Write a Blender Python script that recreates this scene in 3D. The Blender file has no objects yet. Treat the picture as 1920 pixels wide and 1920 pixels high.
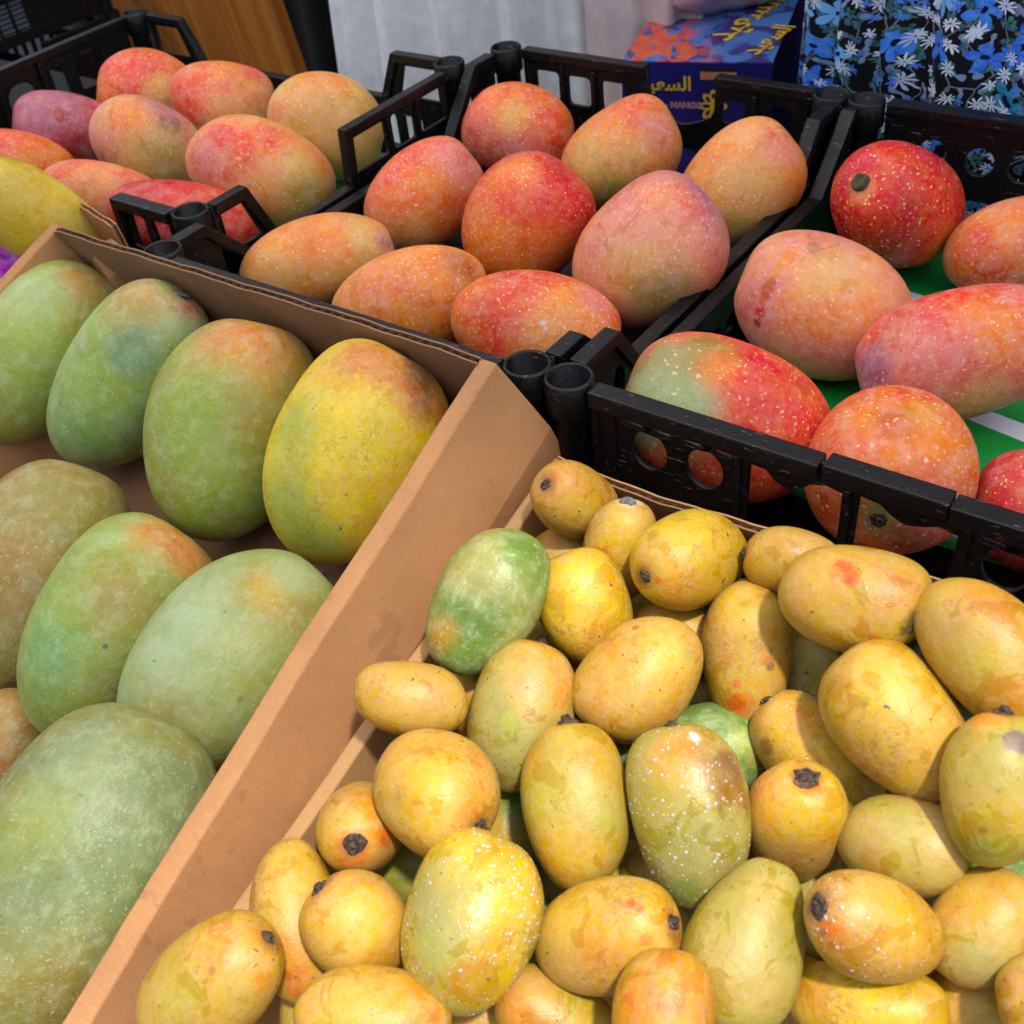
import bpy, bmesh, math, random
from mathutils import Vector, Matrix, Quaternion

# ------------------------------------------------------------------ camera, light, exposure
scene = bpy.context.scene
COL = scene.collection
CM = 0.01                                   # layout below is written in centimetres

cam_data = bpy.data.cameras.new('camera')
cam = bpy.data.objects.new('camera', cam_data)
COL.objects.link(cam)
cam.matrix_world = Matrix(((0.809823, -0.320632, 0.491306, 0.574940), (0.577841, 0.580699, -0.573488, -0.371558), (-0.101423, 0.748321, 0.655538, 0.435880), (0.000000, 0.000000, 0.000000, 1.000000)))
cam_data.sensor_width = 36.0
cam_data.lens = 39.43
cam_data.clip_start = 0.02
cam_data.clip_end = 500.0
cam_data.dof.use_dof = True
cam_data.dof.focus_distance = 0.56
cam_data.dof.aperture_fstop = 19.0
scene.camera = cam

SUN_DIR = Vector((0.38, -0.12, 0.91)).normalized()      # towards the sun
world = bpy.data.worlds.new('World')
scene.world = world
world.use_nodes = True
wn = world.node_tree.nodes
sky = wn.new('ShaderNodeTexSky')
sky.sky_type = 'NISHITA'
sky.sun_disc = False
sky.sun_elevation = math.asin(SUN_DIR.z)
sky.sun_rotation = math.atan2(SUN_DIR.x, SUN_DIR.y)
sky.air_density = 1.0
sky.dust_density = 2.5
world.node_tree.links.new(sky.outputs[0], wn['Background'].inputs[0])
wn['Background'].inputs[1].default_value = 0.09

sun_data = bpy.data.lights.new('sun', 'SUN')
sun_data.energy = 2.35
sun_data.angle = math.radians(4.0)
sun_data.color = (1.0, 0.965, 0.91)
sun = bpy.data.objects.new('sun', sun_data)
COL.objects.link(sun)
sun.rotation_euler = SUN_DIR.to_track_quat('Z', 'Y').to_euler()

vs = scene.view_settings
vs.view_transform = 'Standard'
vs.look = 'None'
vs.gamma = 1.0
vs.use_curve_mapping = False
vs.exposure = 1.12
scene.cycles.use_denoising = True
scene.cycles.use_adaptive_sampling = True
scene.cycles.adaptive_threshold = 0.015
scene.cycles.max_bounces = 6
scene.cycles.diffuse_bounces = 2
scene.cycles.transparent_max_bounces = 8

# ------------------------------------------------------------------ helpers
def lin(c):
    return tuple(((v / 255.0) / 12.92 if v / 255.0 <= 0.04045 else ((v / 255.0 + 0.055) / 1.055) ** 2.4) for v in c) + (1.0,)

def link_obj(name, data, parent=None, mat=None):
    o = bpy.data.objects.new(name, data)
    COL.objects.link(o)
    if parent is not None:
        o.parent = parent
    if mat is not None and data is not None:
        data.materials.append(mat)
    return o

def mesh_obj(name, verts, faces, mat=None, parent=None, smooth=False):
    me = bpy.data.meshes.new(name)
    me.from_pydata([tuple(v) for v in verts], [], faces)
    me.update()
    if smooth:
        me.polygons.foreach_set('use_smooth', [True] * len(me.polygons))
    return link_obj(name, me, parent, mat)

def bm_obj(name, bm, mat=None, parent=None, smooth=False):
    me = bpy.data.meshes.new(name)
    bmesh.ops.recalc_face_normals(bm, faces=bm.faces)
    bm.to_mesh(me)
    bm.free()
    if smooth:
        me.polygons.foreach_set('use_smooth', [True] * len(me.polygons))
    return link_obj(name, me, parent, mat)

def empty(name, loc=(0, 0, 0), rot=None):
    o = bpy.data.objects.new(name, None)
    COL.objects.link(o)
    o.location = Vector(loc)
    o.empty_display_size = 0.02
    if rot is not None:
        o.rotation_mode = 'QUATERNION'
        o.rotation_quaternion = rot
    return o

def tag(o, label=None, cat=None, group=None, kind=None):
    if label: o['label'] = label
    if cat: o['category'] = cat
    if group: o['group'] = group
    if kind: o['kind'] = kind
    return o

def add_box(bm, lo, hi, M=None):
    vs_ = []
    for x in (lo[0], hi[0]):
        for y in (lo[1], hi[1]):
            for z in (lo[2], hi[2]):
                p = Vector((x, y, z))
                if M is not None: p = M @ p
                vs_.append(bm.verts.new(p * CM))
    a = vs_
    for f in ((0, 1, 3, 2), (4, 6, 7, 5), (0, 4, 5, 1), (2, 3, 7, 6), (0, 2, 6, 4), (1, 5, 7, 3)):
        bm.faces.new([a[i] for i in f])

def bevel(bm, w, seg=2):
    bmesh.ops.remove_doubles(bm, verts=bm.verts, dist=1e-6)
    es = [e for e in bm.edges if len(e.link_faces) == 2 and e.calc_face_angle(0) > 0.5]
    bmesh.ops.bevel(bm, geom=es, offset=w, segments=seg, affect='EDGES', profile=0.6)

def add_strip(bm, pts, width, height, side, up=Vector((0, 0, 1))):
    """bar of rectangular section following pts (cm, Vectors); side = horizontal direction of its width"""
    n = len(pts)
    rings = []
    for i, p in enumerate(pts):
        if i == 0: t = (pts[1] - p)
        elif i == n - 1: t = (p - pts[i - 1])
        else: t = ((pts[i + 1] - p).normalized() + (p - pts[i - 1]).normalized())
        t.normalize()
        nrm = side.cross(t).normalized()
        if nrm.dot(up) < 0: nrm = -nrm
        if abs(nrm.dot(up)) < 0.02 and i > 0: nrm = rings[-1][1]
        c = 1.0
        if 0 < i < n - 1:
            c = max(0.5, (pts[i + 1] - p).normalized().dot(t))
        h = height / c
        ring = [p + side * (width / 2), p - side * (width / 2), p - side * (width / 2) - nrm * h, p + side * (width / 2) - nrm * h]
        rings.append(([bm.verts.new(q * CM) for q in ring], nrm))
    for i in range(n - 1):
        a, b = rings[i][0], rings[i + 1][0]
        for k in range(4):
            bm.faces.new((a[k], a[(k + 1) % 4], b[(k + 1) % 4], b[k]))
    bm.faces.new(rings[0][0])
    bm.faces.new(list(reversed(rings[-1][0])))

def panel_mesh(name, outer, holes, thick, bev=0.06):
    """flat plate in its own x-y plane with real holes (outlines in cm), thickness along z"""
    cu = bpy.data.curves.new(name, 'CURVE')
    cu.dimensions = '2D'
    cu.fill_mode = 'BOTH'
    cu.extrude = thick * CM / 2 - bev * CM
    cu.bevel_depth = bev * CM
    cu.bevel_resolution = 1
    cu.offset = -bev * CM
    for poly in [outer] + list(holes):
        sp = cu.splines.new('POLY')
        sp.points.add(len(poly) - 1)
        for q, (x, y) in zip(sp.points, poly):
            q.co = (x * CM, y * CM, 0, 1)
        sp.use_cyclic_u = True
    tmp = bpy.data.objects.new(name, cu)
    COL.objects.link(tmp)
    dg = bpy.context.evaluated_depsgraph_get()
    me = bpy.data.meshes.new_from_object(tmp.evaluated_get(dg))
    bpy.data.objects.remove(tmp)
    bpy.data.curves.remove(cu)
    return me

def ell(cx, cy, rx, ry, n=20):
    return [(cx + rx * math.cos(2 * math.pi * i / n), cy + ry * math.sin(2 * math.pi * i / n)) for i in range(n)]

def rrect(x0, y0, x1, y1, r=0.3, n=3):
    out = []
    for cx, cy, a0 in ((x1 - r, y1 - r, 0), (x0 + r, y1 - r, 90), (x0 + r, y0 + r, 180), (x1 - r, y0 + r, 270)):
        for i in range(n + 1):
            a = math.radians(a0 + 90 * i / n)
            out.append((cx + r * math.cos(a), cy + r * math.sin(a)))
    return out

# ------------------------------------------------------------------ materials
class NT:
    def __init__(self, tree):
        self.t = tree; self.n = tree.nodes; self.l = tree.links
    def __call__(self, typ, ins=None, **props):
        nd = self.n.new(typ)
        for k, v in props.items(): setattr(nd, k, v)
        for k, v in (ins or {}).items():
            s = nd.inputs[k]
            if isinstance(v, bpy.types.NodeSocket): self.l.new(v, s)
            else: s.default_value = v
        return nd
    def math(self, op, a, b=0.0, c=0.0, clamp=False):
        return self('ShaderNodeMath', {0: a, 1: b, 2: c}, operation=op, use_clamp=clamp).outputs[0]
    def step(self, v, lo, hi, a=0.0, b=1.0):
        return self('ShaderNodeMapRange', {0: v, 1: lo, 2: hi, 3: a, 4: b}, interpolation_type='SMOOTHSTEP').outputs[0]
    def mix(self, f, a, b, blend='MIX'):
        nd = self('ShaderNodeMix', {0: f, 6: a, 7: b}, data_type='RGBA', blend_type=blend)
        return nd.outputs[2]
    def noise(self, vec, scale, detail=3.0, rough=0.55, dist=0.0):
        return self('ShaderNodeTexNoise', {'Vector': vec, 'Scale': scale, 'Detail': detail, 'Roughness': rough, 'Distortion': dist}).outputs[0]

def new_mat(name):
    m = bpy.data.materials.new(name)
    m.use_nodes = True
    g = NT(m.node_tree)
    return m, g, m.node_tree.nodes['Principled BSDF']

def obj_cm(g):
    tc = g('ShaderNodeTexCoord')
    return g('ShaderNodeVectorMath', {0: tc.outputs['Object'], 3: 100.0}, operation='SCALE').outputs[0]

def make_patch_group():
    t = bpy.data.node_groups.new('skin_patch', 'ShaderNodeTree')
    for n, ty in (('Color', 'NodeSocketColor'), ('Tint', 'NodeSocketColor'), ('Co', 'NodeSocketVector'), ('Wobble', 'NodeSocketFloat'),
                  ('Centre', 'NodeSocketVector'), ('Radius', 'NodeSocketFloat'), ('Strength', 'NodeSocketFloat'), ('Soft', 'NodeSocketFloat')):
        t.interface.new_socket(n, in_out='INPUT', socket_type=ty)
    t.interface.new_socket('Color', in_out='OUTPUT', socket_type='NodeSocketColor')
    g = NT(t)
    i = g('NodeGroupInput').outputs
    o = g('NodeGroupOutput')
    d = g('ShaderNodeVectorMath', {0: i['Co'], 1: i['Centre']}, operation='DISTANCE').outputs['Value']
    q = g.math('DIVIDE', d, i['Radius'])
    q = g.math('ADD', q, i['Wobble'])
    lo = g.math('SUBTRACT', 1.0, i['Soft'])
    hi = g.math('MULTIPLY_ADD', i['Soft'], 0.7, 1.02)
    f = g.math('MULTIPLY', g.step(q, lo, hi, 1.0, 0.0), i['Strength'])
    g.l.new(g.mix(f, i['Color'], i['Tint']), o.inputs[0])
    return t

def make_skin_group():
    t = bpy.data.node_groups.new('mango_skin', 'ShaderNodeTree')
    for n, ty in (('Color', 'NodeSocketColor'), ('Co', 'NodeSocketVector'), ('Seed', 'NodeSocketVector'), ('Lenticels', 'NodeSocketFloat'),
                  ('LentScale', 'NodeSocketFloat'), ('LentColor', 'NodeSocketColor'), ('Bloom', 'NodeSocketFloat'), ('BloomColor', 'NodeSocketColor'),
                  ('Freckles', 'NodeSocketFloat'), ('Gloss', 'NodeSocketFloat'), ('Rub', 'NodeSocketFloat')):
        t.interface.new_socket(n, in_out='INPUT', socket_type=ty)
    t.interface.new_socket('Shader', in_out='OUTPUT', socket_type='NodeSocketShader')
    g = NT(t)
    i = g('NodeGroupInput').outputs
    o = g('NodeGroupOutput')
    cs = g('ShaderNodeVectorMath', {0: i['Co'], 1: i['Seed']}, operation='ADD').outputs[0]
    n1 = g.noise(cs, 0.32, 3, 0.62)
    n2 = g.noise(cs, 0.75, 4, 0.6, 0.8)
    n3 = g.noise(cs, 3.2, 2, 0.65)
    nf = g.noise(cs, 16.0, 1, 0.6)
    hs = g('ShaderNodeHueSaturation', {'Hue': g('ShaderNodeMapRange', {0: n2, 1: 0.25, 2: 0.75, 3: 0.482, 4: 0.518}).outputs[0],
                                       'Saturation': g('ShaderNodeMapRange', {0: n3, 1: 0.2, 2: 0.8, 3: 1.14, 4: 0.9}).outputs[0],
                                       'Value': g('ShaderNodeMapRange', {0: n1, 1: 0.25, 2: 0.75, 3: 0.9, 4: 1.1}).outputs[0],
                                       'Color': i['Color']}).outputs[0]
    # skin rubbed clean of its bloom: deeper, glossier, with hard uneven edges
    rb = g.noise(cs, 0.62, 5, 0.58, 0.9)
    rub = g.math('MULTIPLY', g.step(rb, 0.565, 0.60), i['Rub'])
    deep = g('ShaderNodeHueSaturation', {'Hue': 0.493, 'Saturation': 1.28, 'Value': 0.78, 'Color': hs}).outputs[0]
    c = g.mix(rub, hs, deep)
    bl = g.noise(cs, 1.1, 5, 0.68)
    st0 = g('ShaderNodeMapping', {'Vector': cs, 'Scale': (2.6, 2.6, 0.42), 'Rotation': (0.25, -0.35, 0.0)}).outputs[0]
    wipe = g.noise(st0, 0.9, 4, 0.62, 0.6)
    soft_b = g.step(bl, 0.36, 0.72, 0.0, 0.65)
    hard_b = g.math('MULTIPLY', g.step(bl, 0.47, 0.60, 0.0, 0.42), g.step(wipe, 0.44, 0.52))
    bloom = g.math('MULTIPLY', g.math('ADD', soft_b, hard_b), i['Bloom'])
    bloom = g.math('MULTIPLY', bloom, g.math('SUBTRACT', 1.0, g.math('MULTIPLY', rub, 0.85)))
    bloom = g.math('MULTIPLY', bloom, g.step(wipe, 0.60, 0.66, 1.0, 0.35))
    c = g.mix(bloom, c, i['BloomColor'])
    # corky lenticel dots
    wv = g('ShaderNodeTexNoise', {'Vector': cs, 'Scale': 2.5, 'Detail': 0.0})
    wc = g('ShaderNodeVectorMath', {0: wv.outputs['Color'], 3: 0.35}, operation='SCALE').outputs[0]
    lv = g('ShaderNodeVectorMath', {0: cs, 1: wc}, operation='ADD').outputs[0]
    vo = g('ShaderNodeTexVoronoi', {'Vector': lv, 'Scale': i['LentScale']})
    rnd = g('ShaderNodeSeparateColor', {0: vo.outputs['Color']}).outputs
    rad = g.math('MULTIPLY_ADD', rnd[0], 0.20, 0.10)
    dot = g.step(g.math('SUBTRACT', vo.outputs['Distance'], rad), -0.05, 0.09, 1.0, 0.0)
    dens = g.step(n1, 0.34, 0.62, 0.40, 1.0)
    dot = g.math('MULTIPLY', dot, g.math('MULTIPLY', g.step(rnd[1], 0.2, 0.6, 0.25, 1.0), dens))
    lent = g.math('MULTIPLY', dot, i['Lenticels'])
    c = g.mix(lent, c, i['LentColor'])
    # brown freckles in clusters
    vf = g('ShaderNodeTexVoronoi', {'Vector': lv, 'Scale': 4.2})
    rf = g('ShaderNodeSeparateColor', {0: vf.outputs['Color']}).outputs
    fd = g.step(g.math('MULTIPLY_ADD', rf[1], -0.12, vf.outputs['Distance']), 0.06, 0.19, 1.0, 0.0)
    fk = g.math('MULTIPLY', fd, g.step(rf[0], 0.4, 0.7))
    clus = g.step(g.noise(cs, 0.5, 3, 0.6), 0.42, 0.64)
    fk = g.math('MULTIPLY', g.math('MULTIPLY', fk, clus), i['Freckles'])
    c = g.mix(g.math('MULTIPLY', fk, 0.95), c, (0.10, 0.055, 0.03, 1))
    # corky brown scuffing where fruit rubbed fruit
    sf = g.math('MULTIPLY', g.step(g.noise(cs, 0.42, 2, 0.5), 0.53, 0.66), g.step(g.noise(lv, 4.6, 3, 0.7), 0.50, 0.60))
    c = g.mix(g.math('MULTIPLY', sf, g.math('MULTIPLY', i['Freckles'], 0.75)), c, (0.235, 0.130, 0.050, 1))
    # a few larger scabs and thin scratches
    vb = g('ShaderNodeTexVoronoi', {'Vector': lv, 'Scale': 1.15})
    rbig = g('ShaderNodeSeparateColor', {0: vb.outputs['Color']}).outputs
    rad2 = g.math('MULTIPLY_ADD', n3, 0.16, -0.005)
    sc = g.step(g.math('SUBTRACT', vb.outputs['Distance'], rad2), -0.02, 0.02, 1.0, 0.0)
    sc = g.math('MULTIPLY', sc, g.step(rbig[2], 0.58, 0.62))
    sc = g.math('MULTIPLY', sc, g.math('MULTIPLY_ADD', i['Freckles'], 0.6, 0.35))
    c = g.mix(sc, c, (0.07, 0.04, 0.028, 1))
    st = g('ShaderNodeMapping', {'Vector': lv, 'Scale': (5.0, 0.7, 1.1), 'Rotation': (0.4, 0.9, 0.2)}).outputs[0]
    scr = g.step(g.noise(st, 1.6, 3, 0.5, 1.2), 0.665, 0.70)
    c = g.mix(g.math('MULTIPLY', scr, g.math('MULTIPLY_ADD', i['Freckles'], 0.45, 0.12)), c, (0.22, 0.12, 0.05, 1))
    # surface
    ro = g.math('MULTIPLY_ADD', bloom, 0.22, 0.43)
    ro = g.math('MULTIPLY_ADD', rub, -0.14, ro)
    ro = g.math('MULTIPLY_ADD', i['Gloss'], -0.17, ro)
    ro = g.math('MULTIPLY_ADD', n3, 0.12, g.math('SUBTRACT', ro, 0.06), clamp=True)
    hgt = g.math('MULTIPLY_ADD', nf, 0.12, g.math('MULTIPLY', n3, 0.35))
    bmp = g('ShaderNodeBump', {'Strength': 0.38, 'Distance': 0.0022, 'Height': hgt})
    p = g('ShaderNodeBsdfPrincipled', {'Base Color': c, 'Roughness': ro, 'Normal': bmp.outputs[0]})
    p.inputs['Specular IOR Level'].default_value = 0.36
    g.l.new(p.outputs[0], o.inputs[0])
    return t

PATCH = make_patch_group()
SKIN = make_skin_group()

PAL = dict(Y=(170, 132, 38), YB=(190, 154, 34), DY=(160, 112, 20), O=(178, 112, 26), DO=(186, 82, 14), DO2=(118, 80, 26), P=(174, 132, 66), PO=(200, 126, 56),
           G=(138, 156, 60), GB=(116, 152, 80), GL=(150, 158, 80), GG=(158, 172, 120), GGD=(118, 132, 84), DGG=(104, 138, 98), DG=(78, 108, 40), YG=(150, 134, 52),
           YGG=(142, 148, 44), OL=(142, 132, 62), OLG=(142, 142, 84), BRO=(158, 122, 62), TN=(164, 132, 72), K=(44, 32, 33), BR=(110, 72, 44),
           R=(206, 52, 36), CR=(222, 82, 52), PK=(212, 120, 106), MV=(164, 98, 118), MVD=(86, 62, 70), DR=(152, 34, 36), W=(220, 216, 208),
           SG=(92, 118, 44), SGB=(88, 110, 50), SGG=(132, 130, 72), YL=(224, 190, 56), RO=(222, 122, 30), RP=(228, 154, 90), RT=(208, 158, 86), RY=(220, 172, 84))
REDKEY = dict(O='RO', P='RP', TN='RT', Y='RY', PO='RO')         # the big blushed fruit has its own oranges and tans

STYLE = {   # lenticel amount, scale, colour, bloom, bloom colour, freckles, gloss, rub
    'red': (0.88, 4.2, (246, 198, 152), 0.32, (220, 162, 150), 0.12, 0.15, 0.40),
    'yellow': (0.08, 5.0, (220, 196, 124), 0.28, (182, 154, 92), 0.85, 0.08, 0.70),
    'green': (0.24, 4.2, (216, 216, 160), 0.30, (188, 198, 156), 0.20, 0.25, 0.35),
}

def mango_material(name, kind, c, opts, patches, seed):
    m = bpy.data.materials.new(name)
    m.use_nodes = True
    g = NT(m.node_tree)
    g.n.remove(g.n['Principled BSDF'])
    co = obj_cm(g)
    rr = random.Random(seed)
    sd = (rr.uniform(-60, 60), rr.uniform(-60, 60), rr.uniform(-60, 60))
    cs = g('ShaderNodeVectorMath', {0: co, 1: sd}, operation='ADD').outputs[0]
    if kind == 'red': c = [REDKEY.get(q, q) for q in c]
    base = g.mix(g.step(g.noise(cs, 0.28, 4, 0.6, 0.6), 0.28, 0.72), lin(PAL[c[0]]), lin(PAL[c[1]]))
    w1 = g('ShaderNodeMath', {0: g.noise(cs, 0.9, 5, 0.62, 0.5), 1: 0.5}, operation='SUBTRACT').outputs[0]
    w2 = g('ShaderNodeMath', {0: g.noise(cs, 3.6, 3, 0.6, 0.4), 1: 0.5}, operation='SUBTRACT').outputs[0]
    w1 = g.math('MULTIPLY_ADD', w1, 1.05, g.math('MULTIPLY', w2, 0.65))
    col = base
    for (x, y, z, r, key, s, soft) in patches:
        if kind == 'red': key = REDKEY.get(key, key)
        nd = g('ShaderNodeGroup', node_tree=PATCH)
        for k, v in (('Color', col), ('Co', co), ('Wobble', w1)):
            g.l.new(v, nd.inputs[k])
        nd.inputs['Tint'].default_value = lin(PAL[key])
        nd.inputs['Centre'].default_value = (x, y, z)
        nd.inputs['Radius'].default_value = r
        nd.inputs['Strength'].default_value = s
        nd.inputs['Soft'].default_value = soft
        col = nd.outputs[0]
    S = STYLE[kind]
    sk = g('ShaderNodeGroup', node_tree=SKIN)
    g.l.new(col, sk.inputs['Color'])
    g.l.new(co, sk.inputs['Co'])
    for k, v in (('Seed', sd), ('Lenticels', opts.get('len', S[0])), ('LentScale', S[1] * opts.get('lens', 1.0)), ('LentColor', lin(S[2])),
                 ('Bloom', opts.get('bloom', S[3])), ('BloomColor', lin(S[4])), ('Freckles', opts.get('frk', S[5])),
                 ('Gloss', opts.get('gloss', min(1.0, S[6] + 0.5 * opts.get('wet', 0)))), ('Rub', S[7])):
        sk.inputs[k].default_value = v
    g.l.new(sk.outputs[0], g.n['Material Output'].inputs[0])
    return m

def plastic(name, rgb=(7, 7, 9), rough=0.42):
    m, g, p = new_mat(name)
    co = obj_cm(g)
    n = g.noise(co, 0.6, 5, 0.65)
    d = g.noise(co, 3.0, 6, 0.7)
    dust = g.step(d, 0.5, 0.85, 0.0, 0.16)
    c = g.mix(dust, lin(rgb), lin((92, 88, 86)))
    st = g('ShaderNodeMapping', {'Vector': co, 'Scale': (0.5, 3.0, 3.0), 'Rotation': (0.3, 0.4, 0.5)}).outputs[0]
    scr = g.step(g.noise(st, 2.2, 3, 0.6, 0.5), 0.65, 0.69, 0.0, 0.55)
    c = g.mix(scr, c, lin((124, 120, 122)))
    p.inputs['Specular IOR Level'].default_value = 0.30
    g.l.new(c, p.inputs['Base Color'])
    g.l.new(g.math('MULTIPLY_ADD', n, 0.3, rough - 0.15), p.inputs['Roughness'])
    b = g('ShaderNodeBump', {'Strength': 0.25, 'Distance': 0.0008, 'Height': g.math('ADD', g.noise(co, 9.0, 3), g.math('MULTIPLY', n, 2.0))})
    g.l.new(b.outputs[0], p.inputs['Normal'])
    return m

def cardboard(name, rgb, wash_axis=(0, 1, 0)):
    m, g, p = new_mat(name)
    co = obj_cm(g)
    fine = g.noise(co, 11.0, 5, 0.75)
    big = g.noise(co, 0.22, 4, 0.6)
    c = g.mix(g.step(big, 0.3, 0.7), lin(rgb), lin(tuple(v * 0.9 for v in rgb)))
    c = g.mix(g.step(fine, 0.35, 0.75, 0.0, 0.4), c, lin(tuple(min(255, v * 1.13) for v in rgb)))
    fib = g('ShaderNodeMapping', {'Vector': co, 'Scale': (1.0, 6.0, 6.0), 'Rotation': (0.2, 0.1, 0.6)}).outputs[0]
    c = g.mix(g.step(g.noise(fib, 2.6, 4, 0.7), 0.64, 0.74, 0.0, 0.45), c, lin(tuple(v * 0.62 for v in rgb)))
    spk = g.step(g('ShaderNodeTexVoronoi', {'Vector': co, 'Scale': 1.6}).outputs['Distance'], 0.04, 0.09, 0.45, 0.0)
    c = g.mix(spk, c, lin(tuple(v * 0.5 for v in rgb)))
    scf = g('ShaderNodeMapping', {'Vector': co, 'Scale': (0.8, 5.0, 2.0), 'Rotation': (0.7, 0.2, 1.1)}).outputs[0]
    c = g.mix(g.step(g.noise(scf, 1.3, 4, 0.6), 0.66, 0.70, 0.0, 0.5), c, lin(tuple(min(255, v * 1.22) for v in rgb)))
    stain = g.step(g.noise(co, 0.5, 5, 0.6, 0.8), 0.60, 0.66, 0.0, 0.28)
    c = g.mix(stain, c, lin(tuple(v * 0.66 for v in rgb)))
    g.l.new(c, p.inputs['Base Color'])
    p.inputs['Roughness'].default_value = 0.8
    p.inputs['Specular IOR Level'].default_value = 0.25
    dp = g('ShaderNodeVectorMath', {0: co, 1: wash_axis}, operation='DOT_PRODUCT').outputs['Value']
    wave = g.math('POWER', g.math('ABSOLUTE', g.math('SINE', g.math('MULTIPLY', dp, 4.7))), 6.0)
    h = g.math('ADD', g.math('MULTIPLY', wave, -0.16), g.math('MULTIPLY', fine, 0.5))
    h = g.math('ADD', h, g.math('MULTIPLY', g.noise(co, 0.9, 3), 0.5))
    b = g('ShaderNodeBump', {'Strength': 0.45, 'Distance': 0.0012, 'Height': h})
    g.l.new(b.outputs[0], p.inputs['Normal'])
    return m

def simple(name, rgb, rough=0.6, var=0.15, scale=0.8, spec=0.4, bump=0.0):
    m, g, p = new_mat(name)
    co = obj_cm(g)
    n = g.noise(co, scale, 5, 0.6)
    c = g.mix(g.step(n, 0.3, 0.7), lin(tuple(v * (1 - var) for v in rgb)), lin(rgb))
    g.l.new(c, p.inputs['Base Color'])
    p.inputs['Roughness'].default_value = rough
    p.inputs['Specular IOR Level'].default_value = spec
    if bump:
        b = g('ShaderNodeBump', {'Strength': 0.4, 'Distance': bump, 'Height': g.noise(co, scale * 4, 4, 0.7)})
        g.l.new(b.outputs[0], p.inputs['Normal'])
    return m

MAT = {}
MAT['plastic'] = plastic('black_plastic')
MAT['plastic_worn'] = plastic('worn_black_plastic', (10, 8, 12), 0.40)
MAT['card_a'] = cardboard('cardboard_tan', (176, 126, 82))
MAT['card_b'] = cardboard('cardboard_kraft', (168, 128, 84))
MAT['card_in_shaded'] = cardboard('cardboard_inside_shaded', (142, 104, 74), (1, 0, 0))  # darker copy of the cardboard: shade inside the boxes put into the colour
MAT['flute'] = simple('cardboard_flute', (170, 130, 94), 0.85)
MAT['stem'] = simple('stem_scab', (92, 74, 60), 0.85, 0.75, 7.0, 0.3, 0.002)
MAT['stem_grey'] = simple('stem_button', (120, 116, 104), 0.75, 0.5, 5.0, 0.3, 0.0015)
MAT['stem_wood'] = simple('stem_wood', (98, 88, 62), 0.8, 0.4, 6.0, 0.3, 0.0015)
MAT['asphalt'] = simple('asphalt', (62, 60, 58), 0.9, 0.3, 0.2)
MAT['table'] = simple('table_cloth', (24, 24, 26), 0.85, 0.3)
def water_mat():
    m, g, p = new_mat('water_drop')
    g.n.remove(p)
    fr = g('ShaderNodeFresnel', {'IOR': 1.33})
    tr = g('ShaderNodeBsdfTransparent', {'Color': (0.97, 0.98, 0.98, 1)})
    gl = g('ShaderNodeBsdfGlossy', {'Roughness': 0.22})
    mx = g('ShaderNodeMixShader', {0: fr.outputs[0]})
    g.l.new(tr.outputs[0], mx.inputs[1]); g.l.new(gl.outputs[0], mx.inputs[2])
    df = g('ShaderNodeBsdfDiffuse', {'Color': (0.85, 0.86, 0.86, 1)})      # white mixed over each whole drop to paint in the sun's sparkle
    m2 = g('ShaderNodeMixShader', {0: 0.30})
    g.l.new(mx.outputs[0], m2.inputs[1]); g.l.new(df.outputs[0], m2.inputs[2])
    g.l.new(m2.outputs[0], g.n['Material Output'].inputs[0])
    return m
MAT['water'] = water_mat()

# ------------------------------------------------------------------ the setting
ground = mesh_obj('ground', [(-60, -60, -0.8), (60, -60, -0.8), (60, 60, -0.8), (-60, 60, -0.8)], [(0, 1, 2, 3)], MAT['asphalt'])
tag(ground, kind='structure')

def tarp_mat():
    m, g, p = new_mat('added_awning_cloth')
    co = obj_cm(g)
    c = g.mix(g.step(g.noise(co, 0.02, 4), 0.3, 0.7), (0.95, 0.93, 0.89, 1), (0.91, 0.89, 0.85, 1))
    g.l.new(c, p.inputs['Base Color'])
    p.inputs['Roughness'].default_value = 0.8
    tr = g('ShaderNodeBsdfTranslucent', {'Color': c})
    mx = g('ShaderNodeMixShader', {0: 0.92})
    g.l.new(p.outputs[0], mx.inputs[1]); g.l.new(tr.outputs[0], mx.inputs[2])
    g.l.new(mx.outputs[0], g.n['Material Output'].inputs[0])
    return m
# unseen canopy added over the stall, cut to shade all but the front right box
AWZ = 170.0
def under(x, y, z):                     # where the sunlight that reaches (x, y, z) crosses awning height
    k = (AWZ - z) / SUN_DIR.z
    return (x + SUN_DIR.x * k, y + SUN_DIR.y * k)
ex, ey = under(29.5, -4.5, 10.0)
aw = bmesh.new()
for (x0, y0, x1, y1) in ((-260, ey, ex + 260, ey + 260), (-260, ey - 130, ex, ey)):
    nx, ny = 24, 16
    grid = [[aw.verts.new(Vector((x0 + (x1 - x0) * i / nx, y0 + (y1 - y0) * j / ny, AWZ + 1.2 * math.sin((x0 + (x1 - x0) * i / nx) * 0.05))) * CM) for j in range(ny + 1)] for i in range(nx + 1)]
    for i in range(nx):
        for j in range(ny):
            aw.faces.new((grid[i][j], grid[i + 1][j], grid[i + 1][j + 1], grid[i][j + 1]))
added_awning = bm_obj('added_awning', aw, tarp_mat(), None, True)
tag(added_awning, kind='structure')

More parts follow.
